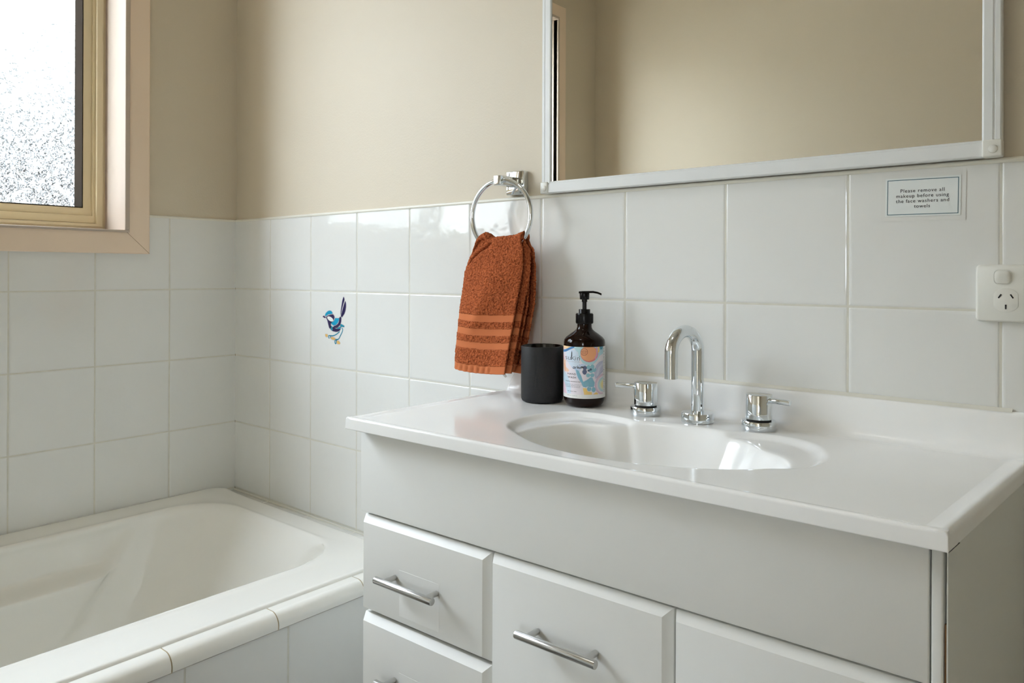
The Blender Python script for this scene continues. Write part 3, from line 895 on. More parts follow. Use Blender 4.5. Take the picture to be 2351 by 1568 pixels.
poly((228, 228, 228), (1078, 0), (1200, 0), (1200, 1040), (1078, 1040))
base_c = srgb(*BG); plain = srgb(226, 226, 224)
nu, nv = 440, 170
mb = MB(); cols = []
for i in range(nu + 1):
    th = -PI + 2 * PI * i / nu
    for j in range(nv + 1):
        Yv = 1028 * j / nv
        mb.v.append((LR * math.sin(th), -LR * math.cos(th), lerp(LZ1, LZ0, j / nv)))
        c = plain
        if abs(th) < PI / 2:
            X = 700 + 428 * math.sin(th); c = base_c
            for k, cc, d, bb in A:
                if not (bb[0] <= X <= bb[1] and bb[2] <= Yv <= bb[3]): continue
                if k == 'p': hit = in_poly(d, X, Yv)
                elif k == 'e': hit = ((X - d[0]) / d[2]) ** 2 + ((Yv - d[1]) / d[3]) ** 2 < 1
                else: hit = seg_d(d[0], X, Yv) < d[1]
                if hit: c = cc
        cols.append((*c, 1.0))
for i in range(nu):
    for j in range(nv):
        p = i * (nv + 1) + j
        mb.f.append((p, p + 1, p + nv + 2, p + nv + 1)); mb.m.append(0)
lab = lp(mb, 'label', M['label'], smooth=60, fixn=False)
att = lab.data.color_attributes.new('print', 'FLOAT_COLOR', 'POINT')
att.data.foreach_set('color', [q for c in cols for q in c])
for m_ in (M['label'],): pass

def label_print(items, name, mt):
    mb = MB()
    for V, F in items:
        mb.add([l_xyz(x, y, .00012) for x, y in V], F)
    return lp(mb, name, mt, parent=lab, smooth=0, fixn=False)
def lt(s, width, x, base_y, bold=0.0, spacing=1.0, stretch=1.0):
    V, F = fit_text(s, width, x, 0, bold, spacing, stretch)
    return [(a, base_y - b) for a, b in V], F
def ribbon(P, w):
    """a flat pen stroke"""
    V, F = [], []
    for i, p in enumerate(P):
        a = P[max(0, i - 1)]; b = P[min(len(P) - 1, i + 1)]
        d = math.hypot(b[0] - a[0], b[1] - a[1]) or 1
        nx, ny_ = -(b[1] - a[1]) / d * w / 2, (b[0] - a[0]) / d * w / 2
        V += [(p[0] + nx, p[1] + ny_), (p[0] - nx, p[1] - ny_)]
        if i: F.append((2 * i - 2, 2 * i - 1, 2 * i + 1, 2 * i))
    return V, F
def dense(P, n=6):
    out = []
    for a, b in zip(P, P[1:]):
        out += [(lerp(a[0], b[0], k / n), lerp(a[1], b[1], k / n)) for k in range(n)]
    return out + [P[-1]]
def ringp(x, y, r, w, a0=0, a1=360):
    return ribbon([(x + r * math.cos(math.radians(a)), y + r * math.sin(math.radians(a))) for a in range(a0, a1 + 1, 8)], w)
k_leaf = ([(440, 268), (436, 190), (440, 120), (449, 78), (456, 120), (457, 190), (452, 268)], [tuple(range(7))])
V, F = fit_text('su', 108, 372, 0, -.012); items = [([(a, 270 - b) for a, b in V], F)]
items += [k_leaf, ribbon([(455, 236), (502, 192)], 7), ribbon([(462, 228), (508, 270)], 8)]
V, F = fit_text('in', 92, 562, 0, -.012, 1.15); items.append(([(a, 270 - b) for a, b in V], F))
items.append(ribbon([(604, 190), (610, 178)], 12))
label_print(items, 'brand_lettering', M['ink'])
items = [lt('HAND', 168, 450, 566, .012, 1.18), lt('WASH', 168, 450, 632, .012, 1.18)]
items.append(lt('SOAP & SULPHATE FREE', 296, 476, 706, .014, 1.1))
items.append(lt('ALL SKIN TYPES', 176, 456, 900, .008, 1.15))
label_print(items, 'product_lettering', M['ink'])
items = [lt('AUSTRALIAN NATURAL', 300, 470, 306, 0, 1.5)]
label_print(items, 'printed_tagline', M['rose_ink'])
items = [lt('WITH ALOE VERA, AVOCADO AND', 336, 484, 758, 0, 1.15), lt('ROSE HIP, SESAME & JOJOBA', 306, 474, 786, 0, 1.15), lt('CLEANSES AND NOURISHES', 300, 470, 814, 0, 1.15), lt('500 mL / 16.9 fl oz', 196, 460, 984, 0, 1.1)]
label_print(items, 'fine_print', M['grey_ink'])
items = []
for k in range(52):   # illegible fine print running up the label edge
    y0 = 26 + k * 17.6
    items.append(ribbon([(1084, y0), (1084 + random.uniform(18, 36), y0)], 7))
label_print(items, 'edge_print', M['grey_ink'])
items = [ringp(697, 98, 68, 7)] + [lt(s, w, 697, y, .01) for s, w, y in (('BOTTLE', 66, 76), ('MADE FROM', 106, 98), ('RECYCLED', 92, 120), ('PLASTIC', 72, 142))]
label_print(items, 'recycling_badge', M['brown_ink'])
sig = [[(508, 395), (485, 400), (473, 425), (480, 438), (502, 425), (512, 398), (510, 432), (522, 432)], [(528, 432), (530, 400), (548, 396)], [(566, 372), (562, 434), (560, 418), (590, 396), (572, 414), (590, 430), (602, 400)], [(600, 398), (606, 428), (618, 425)], [(601, 352), (604, 360)], [(618, 420), (640, 408), (636, 396), (624, 402), (628, 424), (650, 418), (668, 402), (690, 412)], [(702, 405), (704, 412)]]
items = [ribbon(dense(P, 3), 9) for P in sig] + [ribbon(dense([(636, 396), (670, 392), (660, 410), (690, 400)], 3), 18)]
label_print(items, 'handwritten_signature', M['ink'])

# ------------------------------------------------------------------ towel ring
RC = Vector((1.1265, -.055, 1.2140)); RR = .0735; PH = math.radians(5.6)
tr = empty('towel_ring', (1.1245, 0, 1.286)); tag(tr, 'chrome towel ring on a square wall plate holding the orange towel', 'towel ring')
MB().box((1.1000, -.0085, 1.2615), (1.1490, .006, 1.3110), .0022).build('wall_plate', M['chrome'], tr, smooth=40)
MB().box((1.1155, -.066, 1.2765), (1.1345, -.0080, 1.2965), .0016).build('arm', M['chrome'], tr, smooth=40)
def ring_pt(a, r=RR):
    """a = 0 at the top, clockwise seen from the room"""
    return RC + Vector((r * math.sin(a) * math.cos(PH), r * math.sin(a) * math.sin(PH), r * math.cos(a)))
MB().tube([ring_pt(2 * PI * i / 120) for i in range(120)], .0050, n=20, closed=True).build('ring', M['chrome'], tr, smooth=60)

# ------------------------------------------------------------------ towel
tow = empty('hand_towel', (1.12, -.06, .90)); tag(tow, 'burnt orange terry hand towel folded over the chrome ring', 'towel')
BANDS = [(.0, .0150, 0), (.0150, .0470, 1), (.0470, .0600, 0), (.0600, .0735, 1), (.0735, .0870, 0), (.0870, .1005, 1), (.1005, .1140, 0)]
def pile_at(d):
    for a, b, p in BANDS:
        if a <= d < b: return p
    return 1
CREST = [(-1, 1.146), (-.95, 1.158), (-.88, 1.1675), (-.78, 1.1750), (-.62, 1.1795), (-.45, 1.1770), (-.30, 1.1705), (-.22, 1.1685), (-.1, 1.1690), (.15, 1.1705), (.45, 1.1715), (.7, 1.1735), (.85, 1.1765), (1, 1.1795)]
def sheet(mb, attr, layer):
    """layer 0 = outside, 1 = nested inside. One cloth: up the front, over the ring, down the back."""
    nu_, th_ = 112, (.0 if layer == 0 else .0062)
    top_off = .0118 - layer * .0052
    zbot_f = .9005 + layer * .0015; zbot_b = .8940 + layer * .004
    rows = []
    nf = 240
    for i in range(nf + 1): rows.append(('f', i / nf))
    for i in range(1, 15): rows.append(('t', i / 15))
    for i in range(nf + 1): rows.append(('b', 1 - i / nf))
    base = len(mb.v)
    for kind, t in rows:
        for j in range(nu_ + 1):
            u = j / nu_; w = u * 2 - 1
            s = w * .0605
            s += .004 * math.sin(u * 9 + 1) * (1 - abs(w))
            zr = RC.z - math.sqrt(max(1e-6, RR * RR - s * s))
            crest = Vector((RC.x + s * math.cos(PH), RC.y + s * math.sin(PH), interp(CREST, w) - layer * .0052))
            hw = .0135 - layer * .0052      # half thickness of the wrap over the ring
            if kind == 't':
                a = PI * t
                p = crest + Vector((0, -hw * math.cos(a), -hw * .9 * (1 - math.sin(a))))
                d = 1.0
            else:
                # f = 0 at the hem, 1 at the crest
                f = t
                zb = zbot_f if kind == 'f' else zbot_b
                ztop = crest.z - hw * .9
                z = lerp(zb, ztop, f)
                q = 1 - f                         # distance down, 0 at the crest
                if kind == 'f':
                    xl = interp([(0, crest.x if w < 0 else 0), (.07, 1.0520), (.20, 1.0425), (.5, 1.0395), (.8, 1.0430), (1, 1.0460)], q) if q > .0 else 0
                    xr = interp([(.0, 1.186), (.07, 1.1950), (.25, 1.1985), (.5, 1.1925), (.8, 1.1890), (1, 1.1870)], q)
                    xl = interp([(.0, 1.068), (.07, 1.0540), (.20, 1.0430), (.5, 1.0395), (.8, 1.0430), (1, 1.0470)], q)
                    x = lerp(xl, xr, u) + layer * (.002 + .005 * u)
                    k = sstep(0, .10, q)
                    x = lerp(crest.x, x, k)
                    yf = interp([(0, 0), (.08, -.006), (.25, -.016), (.5, -.026), (.75, -.036), (1, -.046)], q)
                    yv = RC.y + s * math.sin(PH) * (1 - q) - hw + yf
                    # soft body of the folded cloth: rounded at its left fold and a few broad waves
                    yv += .010 * (abs(w) ** 6) * (1 if w < 0 else .35) * sstep(0, .2, q)
                    yv += .0062 * math.sin(u * 6.2 + q * 3.2 + .4) * sstep(.05, .3, q) * (1 - .6 * q)
                    yv -= .0045 * math.exp(-((u - .38 - .12 * math.sin(q * 5)) / .10) ** 2) * sstep(.3, .55, q) * (1 - sstep(.6, .8, q))
                    # crease running from the crest down to the left fold
                    g = (u - .36) + (q - .02) * 1.55
                    yv += .0095 * math.exp(-(g / .035) ** 2) * (1 - sstep(.10, .24, q)) * (1 - layer)
                    yv += .006 * sstep(.0, -.10, g) * (1 - sstep(.02, .22, q)) * (1 - layer)
                    yv += layer * (.0085 + .002 * math.sin(q * 4))
                else:
                    xr = interp([(.0, 1.186), (.07, 1.1960), (.25, 1.2000), (.5, 1.2000), (.8, 1.1860), (1, 1.1735)], q)
                    xl = interp([(.0, 1.068), (.07, 1.0620), (.25, 1.0550), (.6, 1.055), (1, 1.060)], q)
                    x = lerp(xl, xr, u) - layer * .006 * u
                    k = sstep(0, .10, q)
                    x = lerp(crest.x, x, k)
                    yb = interp([(0, 0), (.12, .006), (.4, .010), (1, .004)], q)
                    yv = RC.y + s * math.sin(PH) * (1 - q) + hw + yb + .003 * math.sin(u * 8 + q * 4)
                    yv -= .006 * abs(w) ** 5
                    yv -= layer * .0085
                    yv = min(yv, -.012)
                p = Vector((x, yv, z))
                # sag of the hem towards the fold on the right
                d = z - zb
                if kind == 'f': p.z -= .004 * math.sin(u * 3.0) * (1 - f)
                if kind == 'f' and d < .016: p.y += .0016 * math.sin(u * 62) * (1 - sstep(.72, .80, u)) * (1 - abs(d - .007) / .009 if abs(d - .007) < .009 else 0)
            pl = pile_at(d) if kind != 't' else 1
            # loops stand proud of the flat woven bands
            mb.v.append((p.x, p.y, p.z)); attr.append(pl)
    R_ = nu_ + 1
    for i in range(len(rows) - 1):
        for j in range(nu_):
            a = base + i * R_ + j
            mb.f.append((a, a + 1, a + R_ + 1, a + R_)); mb.m.append(0)
mb = MB(); attr = []
sheet(mb, attr, 0); sheet(mb, attr, 1)
tw = mb.build('towel_cloth', M['towel'], tow, smooth=180)
tw.data.attributes.new('pile', 'FLOAT', 'POINT').data.foreach_set('value', [float(a) for a in attr])
vg = tw.vertex_groups.new(name='pile')
vg.add([i for i, a in enumerate(attr) if a > .5], 1.0, 'REPLACE')
so = tw.modifiers.new('thick', 'SOLIDIFY'); so.thickness = .0036; so.offset = 0; so.use_rim = True
tx = bpy.data.textures.new('loops', 'CLOUDS'); tx.noise_scale = .0032; tx.noise_depth = 1
dp = tw.modifiers.new('loops', 'DISPLACE'); dp.texture = tx; dp.strength = .0042; dp.mid_level = .42; dp.vertex_group = 'pile'; dp.texture_coords = 'LOCAL'
mb = MB()
mb.add([(1.1530, -.0880, .9000), (1.1640, -.0860, .9000), (1.1660, -.0800, .8905), (1.1625, -.0810, .8885)], [(0, 1, 2, 3)])
o = mb.build('care_tag', M['tagcloth'], tow, smooth=0)
sm = o.modifiers.new('t', 'SOLIDIFY'); sm.thickness = .0005
o['label'] = 'small white care tag'

# ------------------------------------------------------------------ mirror
mir = empty('wall_mirror', (1.6, 0, 1.26)); tag(mir, 'large mirror in a white aluminium frame above the vanity', 'mirror')
MX0, MX1, MZ0, MZ1 = 1.2025, 1.9920, 1.2575, 2.02
FW = .0235
MB().box((MX0 + .012, -.0152, MZ0 + .012), (MX1 - .012, -.0102, MZ1 - .012)).build('mirror_glass', M['mirror'], mir, smooth=0)
prof = [(-.0035, 0), (-.0160, 0), (-.0180, .002), (-.0180, .0075), (-.0172, .0082), (-.0172, .0098), (-.0185, .0108), (-.0185, FW - .0025), (-.0176, FW - .0008), (-.0160, FW), (-.0035, FW)]
profb = [(-.0035, 0), (-.0168, 0), (-.0185, .0018), (-.0185, FW - .0040), (-.0176, FW - .0034), (-.0176, FW - .0006), (-.0160, FW), (-.0035, FW)]
def rail(kind):
    mb = MB()
    if kind == 'b': mb.extrude([(y, MZ0 + d) for y, d in profb], MX0 + .015, MX1 - .018, axis=0)
    if kind == 't': mb.extrude([(y, MZ1 - d) for y, d in prof], MX0 + .018, MX1 - .018, axis=0)
    if kind == 'l': mb.extrude([(MX0 + d, y) for y, d in prof], MZ0 + .018, MZ1 - .018, axis=2)
    if kind == 'r': mb.extrude([(MX1 - d, y) for y, d in prof], MZ0 + .018, MZ1 - .018, axis=2)
    return mb.build('frame_rail', M['frame'], mir, smooth=20)
for k in 'btlr': rail(k)
for (x, z, sx_, sz_) in ((MX0, MZ0, 1, 1), (MX1, MZ0, -1, 1), (MX0, MZ1, 1, -1), (MX1, MZ1, -1, -1)):
    mb = MB()
    cw = .0175 if sx_ > 0 else .0230
    xa, xb = sorted((x - sx_ * .0008, x + sx_ * cw)); za, zb_ = sorted((z - sz_ * .0008, z + sz_ * .0228))
    mb.box((xa, -.0212, za), (xb, -.0030, zb_), .0022)
    c = mb.build('corner_cap', M['plastic'], mir, smooth=40)
    mb = MB()
    mb.lathe([(.0058, 0), (.0056, .0012), (.0046, .0020), (0, .0023)], 32)
    mb.v = [(x + sx_ * .0098 + a, -.0212 - h, z + sz_ * .0098 + b) for a, b, h in mb.v]
    mb.build('screw_cap', M['plastic'], c, smooth=60)
mb = MB()
mb.box((MX0 + .03, -.0055, MZ0 + .004), (MX1 - .03, .0058, MZ1 - .03))
mb.build('backing_board', M['raw'], mir, smooth=0)

# ------------------------------------------------------------------ notice
no = empty('notice_card', (1.892, 0, 1.21)); tag(no, 'small laminated printed notice with a teal border stuck on the tiles', 'notice')
def card_pt(u, v, h=.0):
    """u, v in mm from the card centre; the card is tilted a touch"""
    a = math.radians(-.75)
    x = 1.8918 + (u * math.cos(a) - v * math.sin(a)) / 1000
    z = 1.2099 + (u * math.sin(a) + v * math.cos(a)) / 1000
    return (x, -.0006 - h, z)
def slab(u0, u1, v0, v1, h0, h1):
    mb = MB()
    mb.add([card_pt(u0, v0, h0), card_pt(u1, v0, h0), card_pt(u1, v1, h0), card_pt(u0, v1, h0), card_pt(u0, v0, h1), card_pt(u1, v0, h1), card_pt(u1, v1, h1), card_pt(u0, v1, h1)], [(0, 1, 2, 3), (7, 6, 5, 4), (0, 4, 5, 1), (1, 5, 6, 2), (2, 6, 7, 3), (3, 7, 4, 0)])
    return mb
slab(-55, 55.5, -35, 34, .0, .00012).build('laminate_film', M['lam'], no, smooth=0)
slab(-49.2, 49.2, -28.2, 28.2, .0004, .0008).build('card', M['card'], no, smooth=0)
mb = MB()
O_, I_ = (46.6, 25.8), (45.6, 24.8)
Q = [card_pt(a * O_[0], b * O_[1], .00095) for a, b in ((-1, -1), (1, -1), (1, 1), (-1, 1))] + [card_pt(a * I_[0], b * I_[1], .00095) for a, b in ((-1, -1), (1, -1), (1, 1), (-1, 1))]
mb.add(Q, [(i, (i + 1) % 4, 4 + (i + 1) % 4, 4 + i) for i in range(4)])
mb.build('printed_border', M['teal_ink'], no, smooth=0, fixn=False)
mb = MB()
for s, w, v in (('Please remove all', 57.5, 6.9), ('makeup before using', 68.5, -.6), ('the face washers and', 69.5, -8.1), ('towels', 21.0, -15.8)):
    V, F = fit_text(s, w, 0, v, .006, 1.14, 1.0)
    mb.add([card_pt(a, b, .00100) for a, b in V], F)
mb.build('printed_text', M['ink'], no, smooth=0, fixn=False)

# ------------------------------------------------------------------ power outlet
po = empty('power_outlet', (2.018, 0, 1.071)); tag(po, 'white wall power outlet with switch above the pin holes', 'power outlet')
PX0, PX1, PZ0, PZ1 = 1.9605, 2.0755, 1.0325, 1.1105
mb = MB()
P = [(x, z) for x, z in [(q[0], q[1]) for q in rrect(PX0, PX1, PZ1, PZ0, .006, 8, 2, 2)]]
rg = []
for ins, yv in ((0, 0), (0, -.0062), (.0008, -.0078), (.0022, -.0090)):
    rg.append([(lerp(x, 2.018, ins / .057), yv, lerp(z, 1.0715, ins / .039)) for x, z in P])
for r in rg: mb.v += r
n = len(P)
for k in range(3):
    for i in range(n):
        j = (i + 1) % n
        mb.f.append((k * n + i, k * n + j, k * n + n + j, k * n + n + i)); mb.m.append(0)
mb.f.append(tuple(3 * n + i for i in range(n))); mb.m.append(0)
mb.build('cover_plate', M['plastic'], po, smooth=40)
for xc in (1.9960, 2.0440):
    xs = xc - .0036
    mb = MB()
    Pq = rrect(xs - .0108, xs + .0108, 1.1040, 1.0828, .007, 10, 2, 2)
    mb.v = [(x, -.0091, z) for x, z in Pq] + [(x, -.0094, z) for x, z in Pq] + [(lerp(x, xs, .07), -.0094, lerp(z, 1.0934, .07)) for x, z in Pq]
    n = len(Pq)
    mb.f = [(k * n + i, k * n + (i + 1) % n, k * n + n + (i + 1) % n, k * n + n + i) for k in range(2) for i in range(n)]; mb.m = [0] * len(mb.f)
    mb.build('switch_surround', M['cab_side'], po, smooth=30)
    mb = MB()
    Pq = rrect(xs - .0094, xs + .0094, 1.1025, 1.0842, .006, 10, 2, 2)
    def rock(z, d): return -.0098 - d - .0022 * sstep(1.087, 1.101, z)
    mb.v = [(x, -.0090, z) for x, z in Pq] + [(x, rock(z, 0), z) for x, z in Pq] + [(lerp(x, xs, .12), rock(z, .0010), lerp(z, 1.0934, .12)) for x, z in Pq] + [(lerp(x, xs, .5), rock(z, .0013), lerp(z, 1.0934, .5)) for x, z in Pq]
    mb.f = [(k * n + i, k * n + (i + 1) % n, k * n + n + (i + 1) % n, k * n + n + i) for k in range(3) for i in range(n)] + [tuple(3 * n + i for i in range(n))]; mb.m = [0] * len(mb.f)
    mb.build('rocker_switch', M['plastic'], po, smooth=50)
    mb = MB()   # octagonal-ended socket face
    pts = []
    for i in range(64):
        a = 2 * PI * i / 64
        pts.append((xc + max(-.0142, min(.0142, .0166 * math.cos(a))), 1.0620 + .0163 * math.sin(a)))
    n = len(pts)
    mb.v = [(x, -.0088, z) for x, z in pts] + [(x, -.0094, z) for x, z in pts] + [(lerp(x, xc, .05), -.0097, lerp(z, 1.062, .05)) for x, z in pts]
    mb.f = [(k * n + i, k * n + (i + 1) % n, k * n + n + (i + 1) % n, k * n + n + i) for k in range(2) for i in range(n)] + [tuple(2 * n + i for i in range(n))]; mb.m = [0] * len(mb.f)
    fc = mb.build('socket_face', M['plastic'], po, smooth=30)
    mb = MB()
    for dx, dz, a in ((-.0069, .0056, -32), (.0069, .0056, 32), (0, -.0089, 0)):
        r_ = Matrix.Rotation(math.radians(-a), 3, 'Y')
        mb.box((xc + dx - .0009, -.01005, 1.062 + dz - .0031), (xc + dx + .0009, -.0090, 1.062 + dz + .0031), rot=r_)
    mb.build('pin_slots', M['slot'], fc, smooth=0)

# ------------------------------------------------------------------ wren decal
DEC = {
'tailA': [(35.9, 62.2), (39.5, 56.4), (39.5, 52.5), (34.9, 43.2), (29.7, 31.3), (23.5, 12.1), (24.0, 23.3), (26.5, 35.1), (30.7, 52.2)],
'tailB': [(42.9, 51.3), (46.1, 43.5), (46.1, 35.7), (43.4, 25.2), (39.3, 17.3), (28.8, 7.1), (24.7, 10.9), (29.8, 23.5), (36.0, 38.0)],
'beak': [(-55.5, 6.0), (-48.7, 9.3), (-46.0, 6.8), (-40.4, 5.7), (-43.7, 2.4)],
'cap': [(-44.9, 9.5), (-41.6, 15.6), (-32.8, 21.3), (-24.0, 23.5), (-16.4, 22.5), (-12.7, 19.6), (-10.5, 16.1), (-19.6, 14.4), (-30.5, 13.1), (-37.1, 9.8), (-41.1, 7.6)],
'head': [(-36.7, 7.8), (-30.5, 10.0), (-19.6, 12.5), (-8.3, 13.9), (-3.3, 9.1), (-2.6, 5.8), (-5.4, -0.2), (-13.0, -5.8), (-19.5, -8.1), (-18.3, -19.4), (-20.5, -25.2), (-26.0, -22.4), (-30.4, -11.9), (-33.8, -2.8), (-39.3, 3.7)],
'wing': [(-0.0, 4.6), (8.6, 4.3), (17.1, 5.3), (16.1, -0.6), (10.8, -8.1), (2.2, -13.8), (-7.5, -15.5), (-16.2, -10.6), (-17.3, -8.4), (-9.7, -6.4), (-3.2, -1.5)],
'back': [(18.8, 6.7), (23.5, 9.5), (26.7, 5.0), (25.7, -4.2), (21.5, -12.2), (13.0, -18.5), (4.4, -21.3), (-4.2, -19.3), (-6.4, -17.5), (2.2, -15.7), (11.9, -10.7), (17.6, -3.2)],
'belly': [(-8.5, -18.2), (-4.2, -20.7), (4.4, -23.5), (14.1, -23.7), (23.7, -23.2), (20.5, -26.7), (13.0, -30.3), (4.5, -31.7), (-8.5, -30.8), (-12.4, -29.7), (-9.6, -24.2)],
'breast': [(-17.2, -17.3), (-12.5, -17.7), (-10.0, -22.3), (-12.4, -29.7), (-19.4, -26.7), (-17.6, -23.3)],
'rumpA': [(24.6, -10.1), (29.9, -11.2), (39.4, -14.0), (38.4, -17.3), (25.7, -17.0), (21.9, -14.8)],
'rumpB': [(21.5, -16.8), (26.8, -19.1), (21.5, -22.0), (13.0, -23.5), (6.6, -22.8), (15.1, -19.7)],
'brA': [(-43.5, -40.0), (-32.5, -40.0), (-32.0, -47.3), (-41.2, -47.2)],
'brB': [(-19.3, -46.6), (-8.4, -46.7), (2.4, -49.3), (-1.9, -53.6), (-12.7, -52.9), (-19.2, -49.9)],
'brC': [(6.8, -55.7), (15.3, -54.5), (22.8, -59.9), (19.6, -63.4), (8.9, -62.8)],
'cheek': [(-8.4, 0.0), (-7.8, -2.0), (-8.6, -3.6), (-10.8, -4.8), (-14.1, -5.2), (-18.2, -5.0), (-22.5, -4.0), (-26.8, -2.5), (-30.4, -0.5), (-33.0, 1.6), (-34.3, 3.8), (-34.2, 5.6), (-32.7, 7.1), (-29.8, 7.9), (-26.1, 8.0), (-21.8, 7.3), (-17.4, 6.1), (-13.5, 4.3), (-10.3, 2.2)],
}
LEG = {
'legA': [(19.4, -30.0), (6.7, -37.9), (-8.4, -43.0), (-19.3, -43.0), (-28.0, -43.1), (-29.1, -46.5), (-24.7, -50.9)],
'footA': [(-19.3, -43.3), (-20.4, -46.7), (-17.7, -49.2)],
'legB': [(28.9, -20.4), (33.2, -23.4), (31.1, -30.0), (21.6, -42.3), (15.3, -50.8), (3.5, -51.9), (-1.4, -55.5), (-0.7, -61.4), (3.6, -63.8)],
'footB': [(7.8, -51.7), (4.6, -56.5), (4.7, -63.0)]}
DO = (.4992, .9724)
dm = [M['d_silver'], M['d_navy'], M['d_cyan'], M['d_teal'], M['d_tan'], M['d_white']]
dcol = dict(tailA=1, tailB=1, beak=1, cap=2, head=1, wing=2, back=1, belly=1, breast=3, rumpA=3, rumpB=3, brA=4, brB=4, brC=4, cheek=5)
def smooth_poly(P, it=2):
    for _ in range(it):
        Q = []
        for a, b in zip(P, P[1:] + P[:1]):
            Q += [(a[0] * .87 + b[0] * .13, a[1] * .87 + b[1] * .13), (a[0] * .13 + b[0] * .87, a[1] * .13 + b[1] * .87)]
        P = Q
    return P
def grow(P, d):
    n = len(P)
    ar = sum(P[i][0] * P[(i + 1) % n][1] - P[(i + 1) % n][0] * P[i][1] for i in range(n))
    sg = 1 if ar > 0 else -1
    out = []
    for i in range(n):
        a, b = P[i - 1], P[(i + 1) % n]
        dx, dz = b[0] - a[0], b[1] - a[1]; L_ = math.hypot(dx, dz) or 1
        out.append((P[i][0] + sg * dz / L_ * d, P[i][1] - sg * dx / L_ * d))
    return out
mb = MB()
def leg_strip(P, w, h, mi):
    V, F = ribbon(smooth_line(P), w)
    mb.add([(DO[0] + x / 1000, -h, DO[1] + z / 1000) for x, z in V], F, mi)
def smooth_line(P):
    for _ in range(2):
        Q = [P[0]]
        for a, b in zip(P, P[1:]): Q += [(a[0] * .75 + b[0] * .25, a[1] * .75 + b[1] * .25), (a[0] * .25 + b[0] * .75, a[1] * .25 + b[1] * .75)]
        P = Q + [P[-1]]
    return P
def decal(P, h, mi):
    V = [(DO[0] + x / 1000, -h, DO[1] + z / 1000) for x, z in P]
    bm = bmesh.new()
    f = bm.faces.new([bm.verts.new(v) for v in V])
    bmesh.ops.triangulate(bm, faces=[f]); bm.verts.index_update()
    mb.add([v.co for v in bm.verts], [[v.index for v in q.verts] for q in bm.faces], mi); bm.free()
def line_poly(P, w):
    V, F = ribbon(P, w)
    return V[0::2] + V[1::2][::-1]
for k, P in DEC.items():
    P = smooth_poly(P, 1)
    if k != 'cheek': decal(grow(P, 1.5), .00015, 0)
for k, P in LEG.items():
    leg_strip(P, 4.4, .00015, 0)
i = 0
for k, P in DEC.items():
    P = smooth_poly(P, 1) if k != 'cheek' else P; i += 1
    decal(P if k != 'cheek' else P, .00024 + .000004 * i, dcol[k])
for k, P in LEG.items(): leg_strip(P, 2.4, .00032, 3)
rim_ = smooth_poly(DEC['cheek'], 1)
dz = mb.build('wren_decal', dm, smooth=0, fixn=False)
tag(dz, 'small blue wren stained-glass style sticker on a tile above the bath', 'sticker')
sd = dz.modifiers.new('t', 'SOLIDIFY'); sd.thickness = .00008; sd.offset = 0

# ------------------------------------------------------------------ added fill lamp on the ceiling (unseen, above the frame)
LX, LY_ = 1.35, -1.0
cl = empty('fill_ceiling_lamp', (LX, LY_, RH)); tag(cl, 'round white ceiling lamp added out of view as fill light', 'added fill lamp')
MB().lathe([(0, 0), (.15, 0), (.15, -.025), (.142, -.03), (.13, -.03)], 64, (LX, LY_, RH)).build('base_ring', M['plastic'], cl)
dl = bpy.data.materials.new('fill_diffuser'); dl.use_nodes = True
dn = dl.node_tree.nodes['Principled BSDF']; dn.inputs['Base Color'].default_value = (.8, .8, .78, 1)
dn.inputs['Emission Color'].default_value = (1, .97, .9, 1); dn.inputs['Emission Strength'].default_value = 6.5
MB().lathe([(.139, -.030), (.132, -.048), (.105, -.066), (.06, -.077), (0, -.081)], 64, (LX, LY_, RH)).build('diffuser', dl, cl, smooth=60)

SKY = 10.2
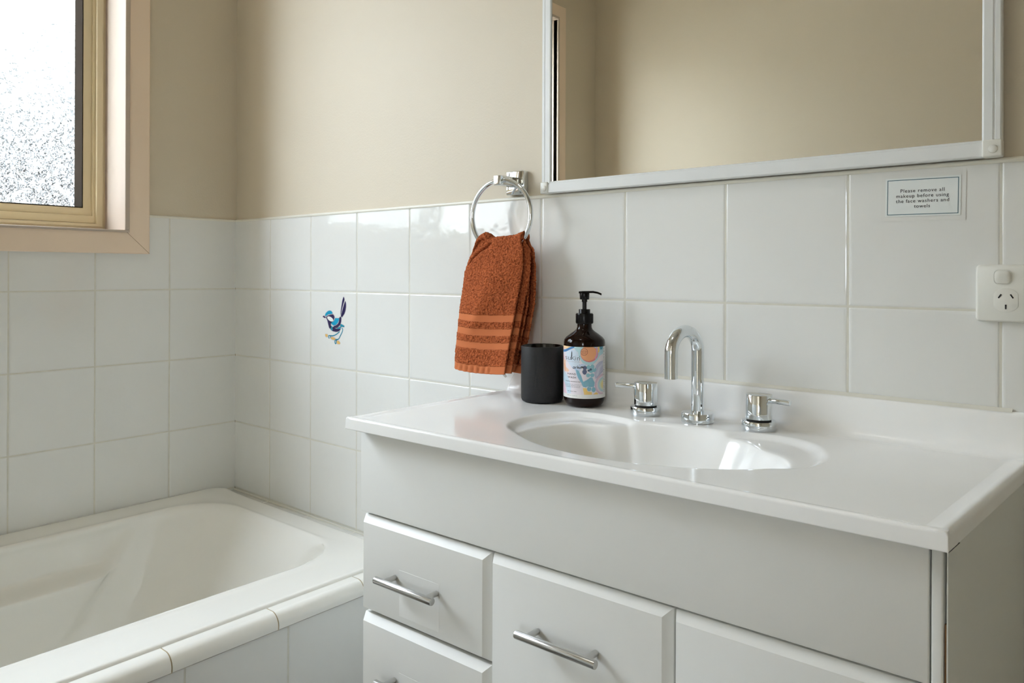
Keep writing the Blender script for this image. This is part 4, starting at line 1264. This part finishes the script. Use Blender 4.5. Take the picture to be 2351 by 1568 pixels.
# ------------------------------------------------------------------ daylight
w = bpy.data.worlds.new('overcast'); S.world = w; w.use_nodes = True
bg = w.node_tree.nodes['Background']
bg.inputs['Color'].default_value = (.90, 1.0, 1.12, 1); wn = w.node_tree.nodes; wl = w.node_tree.links
wtc = wn.new('ShaderNodeTexCoord'); wsx = wn.new('ShaderNodeSeparateXYZ'); wl.new(wtc.outputs['Generated'], wsx.inputs[0])
wm = wn.new('ShaderNodeMapRange'); wl.new(wsx.outputs['Z'], wm.inputs['Value'])      # overcast sky, twice as bright overhead
wm.inputs['From Min'].default_value = 0; wm.inputs['From Max'].default_value = 1; wm.inputs['To Min'].default_value = SKY; wm.inputs['To Max'].default_value = SKY * 2
wl.new(wm.outputs[0], bg.inputs['Strength'])
pl = bpy.data.lights.new('window_portal', 'AREA'); pl.shape = 'RECTANGLE'; pl.size = WY0 - WY1; pl.size_y = WZ1 - WZ0
pl.cycles.is_portal = True
po_ = bpy.data.objects.new('window_portal', pl); link(po_)
po_.location = (-.20, (WY0 + WY1) / 2, (WZ0 + WZ1) / 2); po_.rotation_euler = (0, math.radians(-90), 0)
po_.rotation_euler = Vector((1, 0, 0)).to_track_quat('-Z', 'Z').to_euler()

p2 = bpy.data.lights.new('fill_hall_portal', 'AREA'); p2.shape = 'RECTANGLE'; p2.size = HWX1 - HWX0; p2.size_y = HWZ1 - HWZ0  # daylight portal for the added hall opening
p2.cycles.is_portal = True
q2 = bpy.data.objects.new('fill_hall_portal', p2); link(q2)
q2.location = ((HWX0 + HWX1) / 2, HY - .11, (HWZ0 + HWZ1) / 2); q2.rotation_euler = Vector((0, 1, 0)).to_track_quat('-Z', 'Z').to_euler()

# ------------------------------------------------------------------ camera
cam = bpy.data.cameras.new('camera'); co = bpy.data.objects.new('camera', cam); link(co); S.camera = co
cam.sensor_fit = 'HORIZONTAL'; cam.sensor_width = 36; cam.lens = 26.7076; cam.shift_y = -.06644; cam.clip_start = .02
rt = Vector((.7627, .6468, .0034)).normalized(); fw = Vector((-.6468, .7627, 0)).normalized(); up = rt.cross(fw)
R = Matrix((rt, up, -fw)).transposed()
co.matrix_world = Matrix.Translation((2.1514, -1.2275, 1.0962)) @ R.to_4x4()

S.view_settings.view_transform = 'Standard'
S.view_settings.look = 'None'
S.view_settings.gamma = 1
S.view_settings.use_curve_mapping = False
S.view_settings.exposure = 0.94
c = S.cycles
c.use_denoising = True
c.use_adaptive_sampling = True; c.adaptive_threshold = .018; c.adaptive_min_samples = 16
c.max_bounces = 11; c.diffuse_bounces = 7; c.glossy_bounces = 6; c.transparent_max_bounces = 12; c.transmission_bounces = 6
c.caustics_reflective = False; c.caustics_refractive = False
c.sample_clamp_indirect = 8
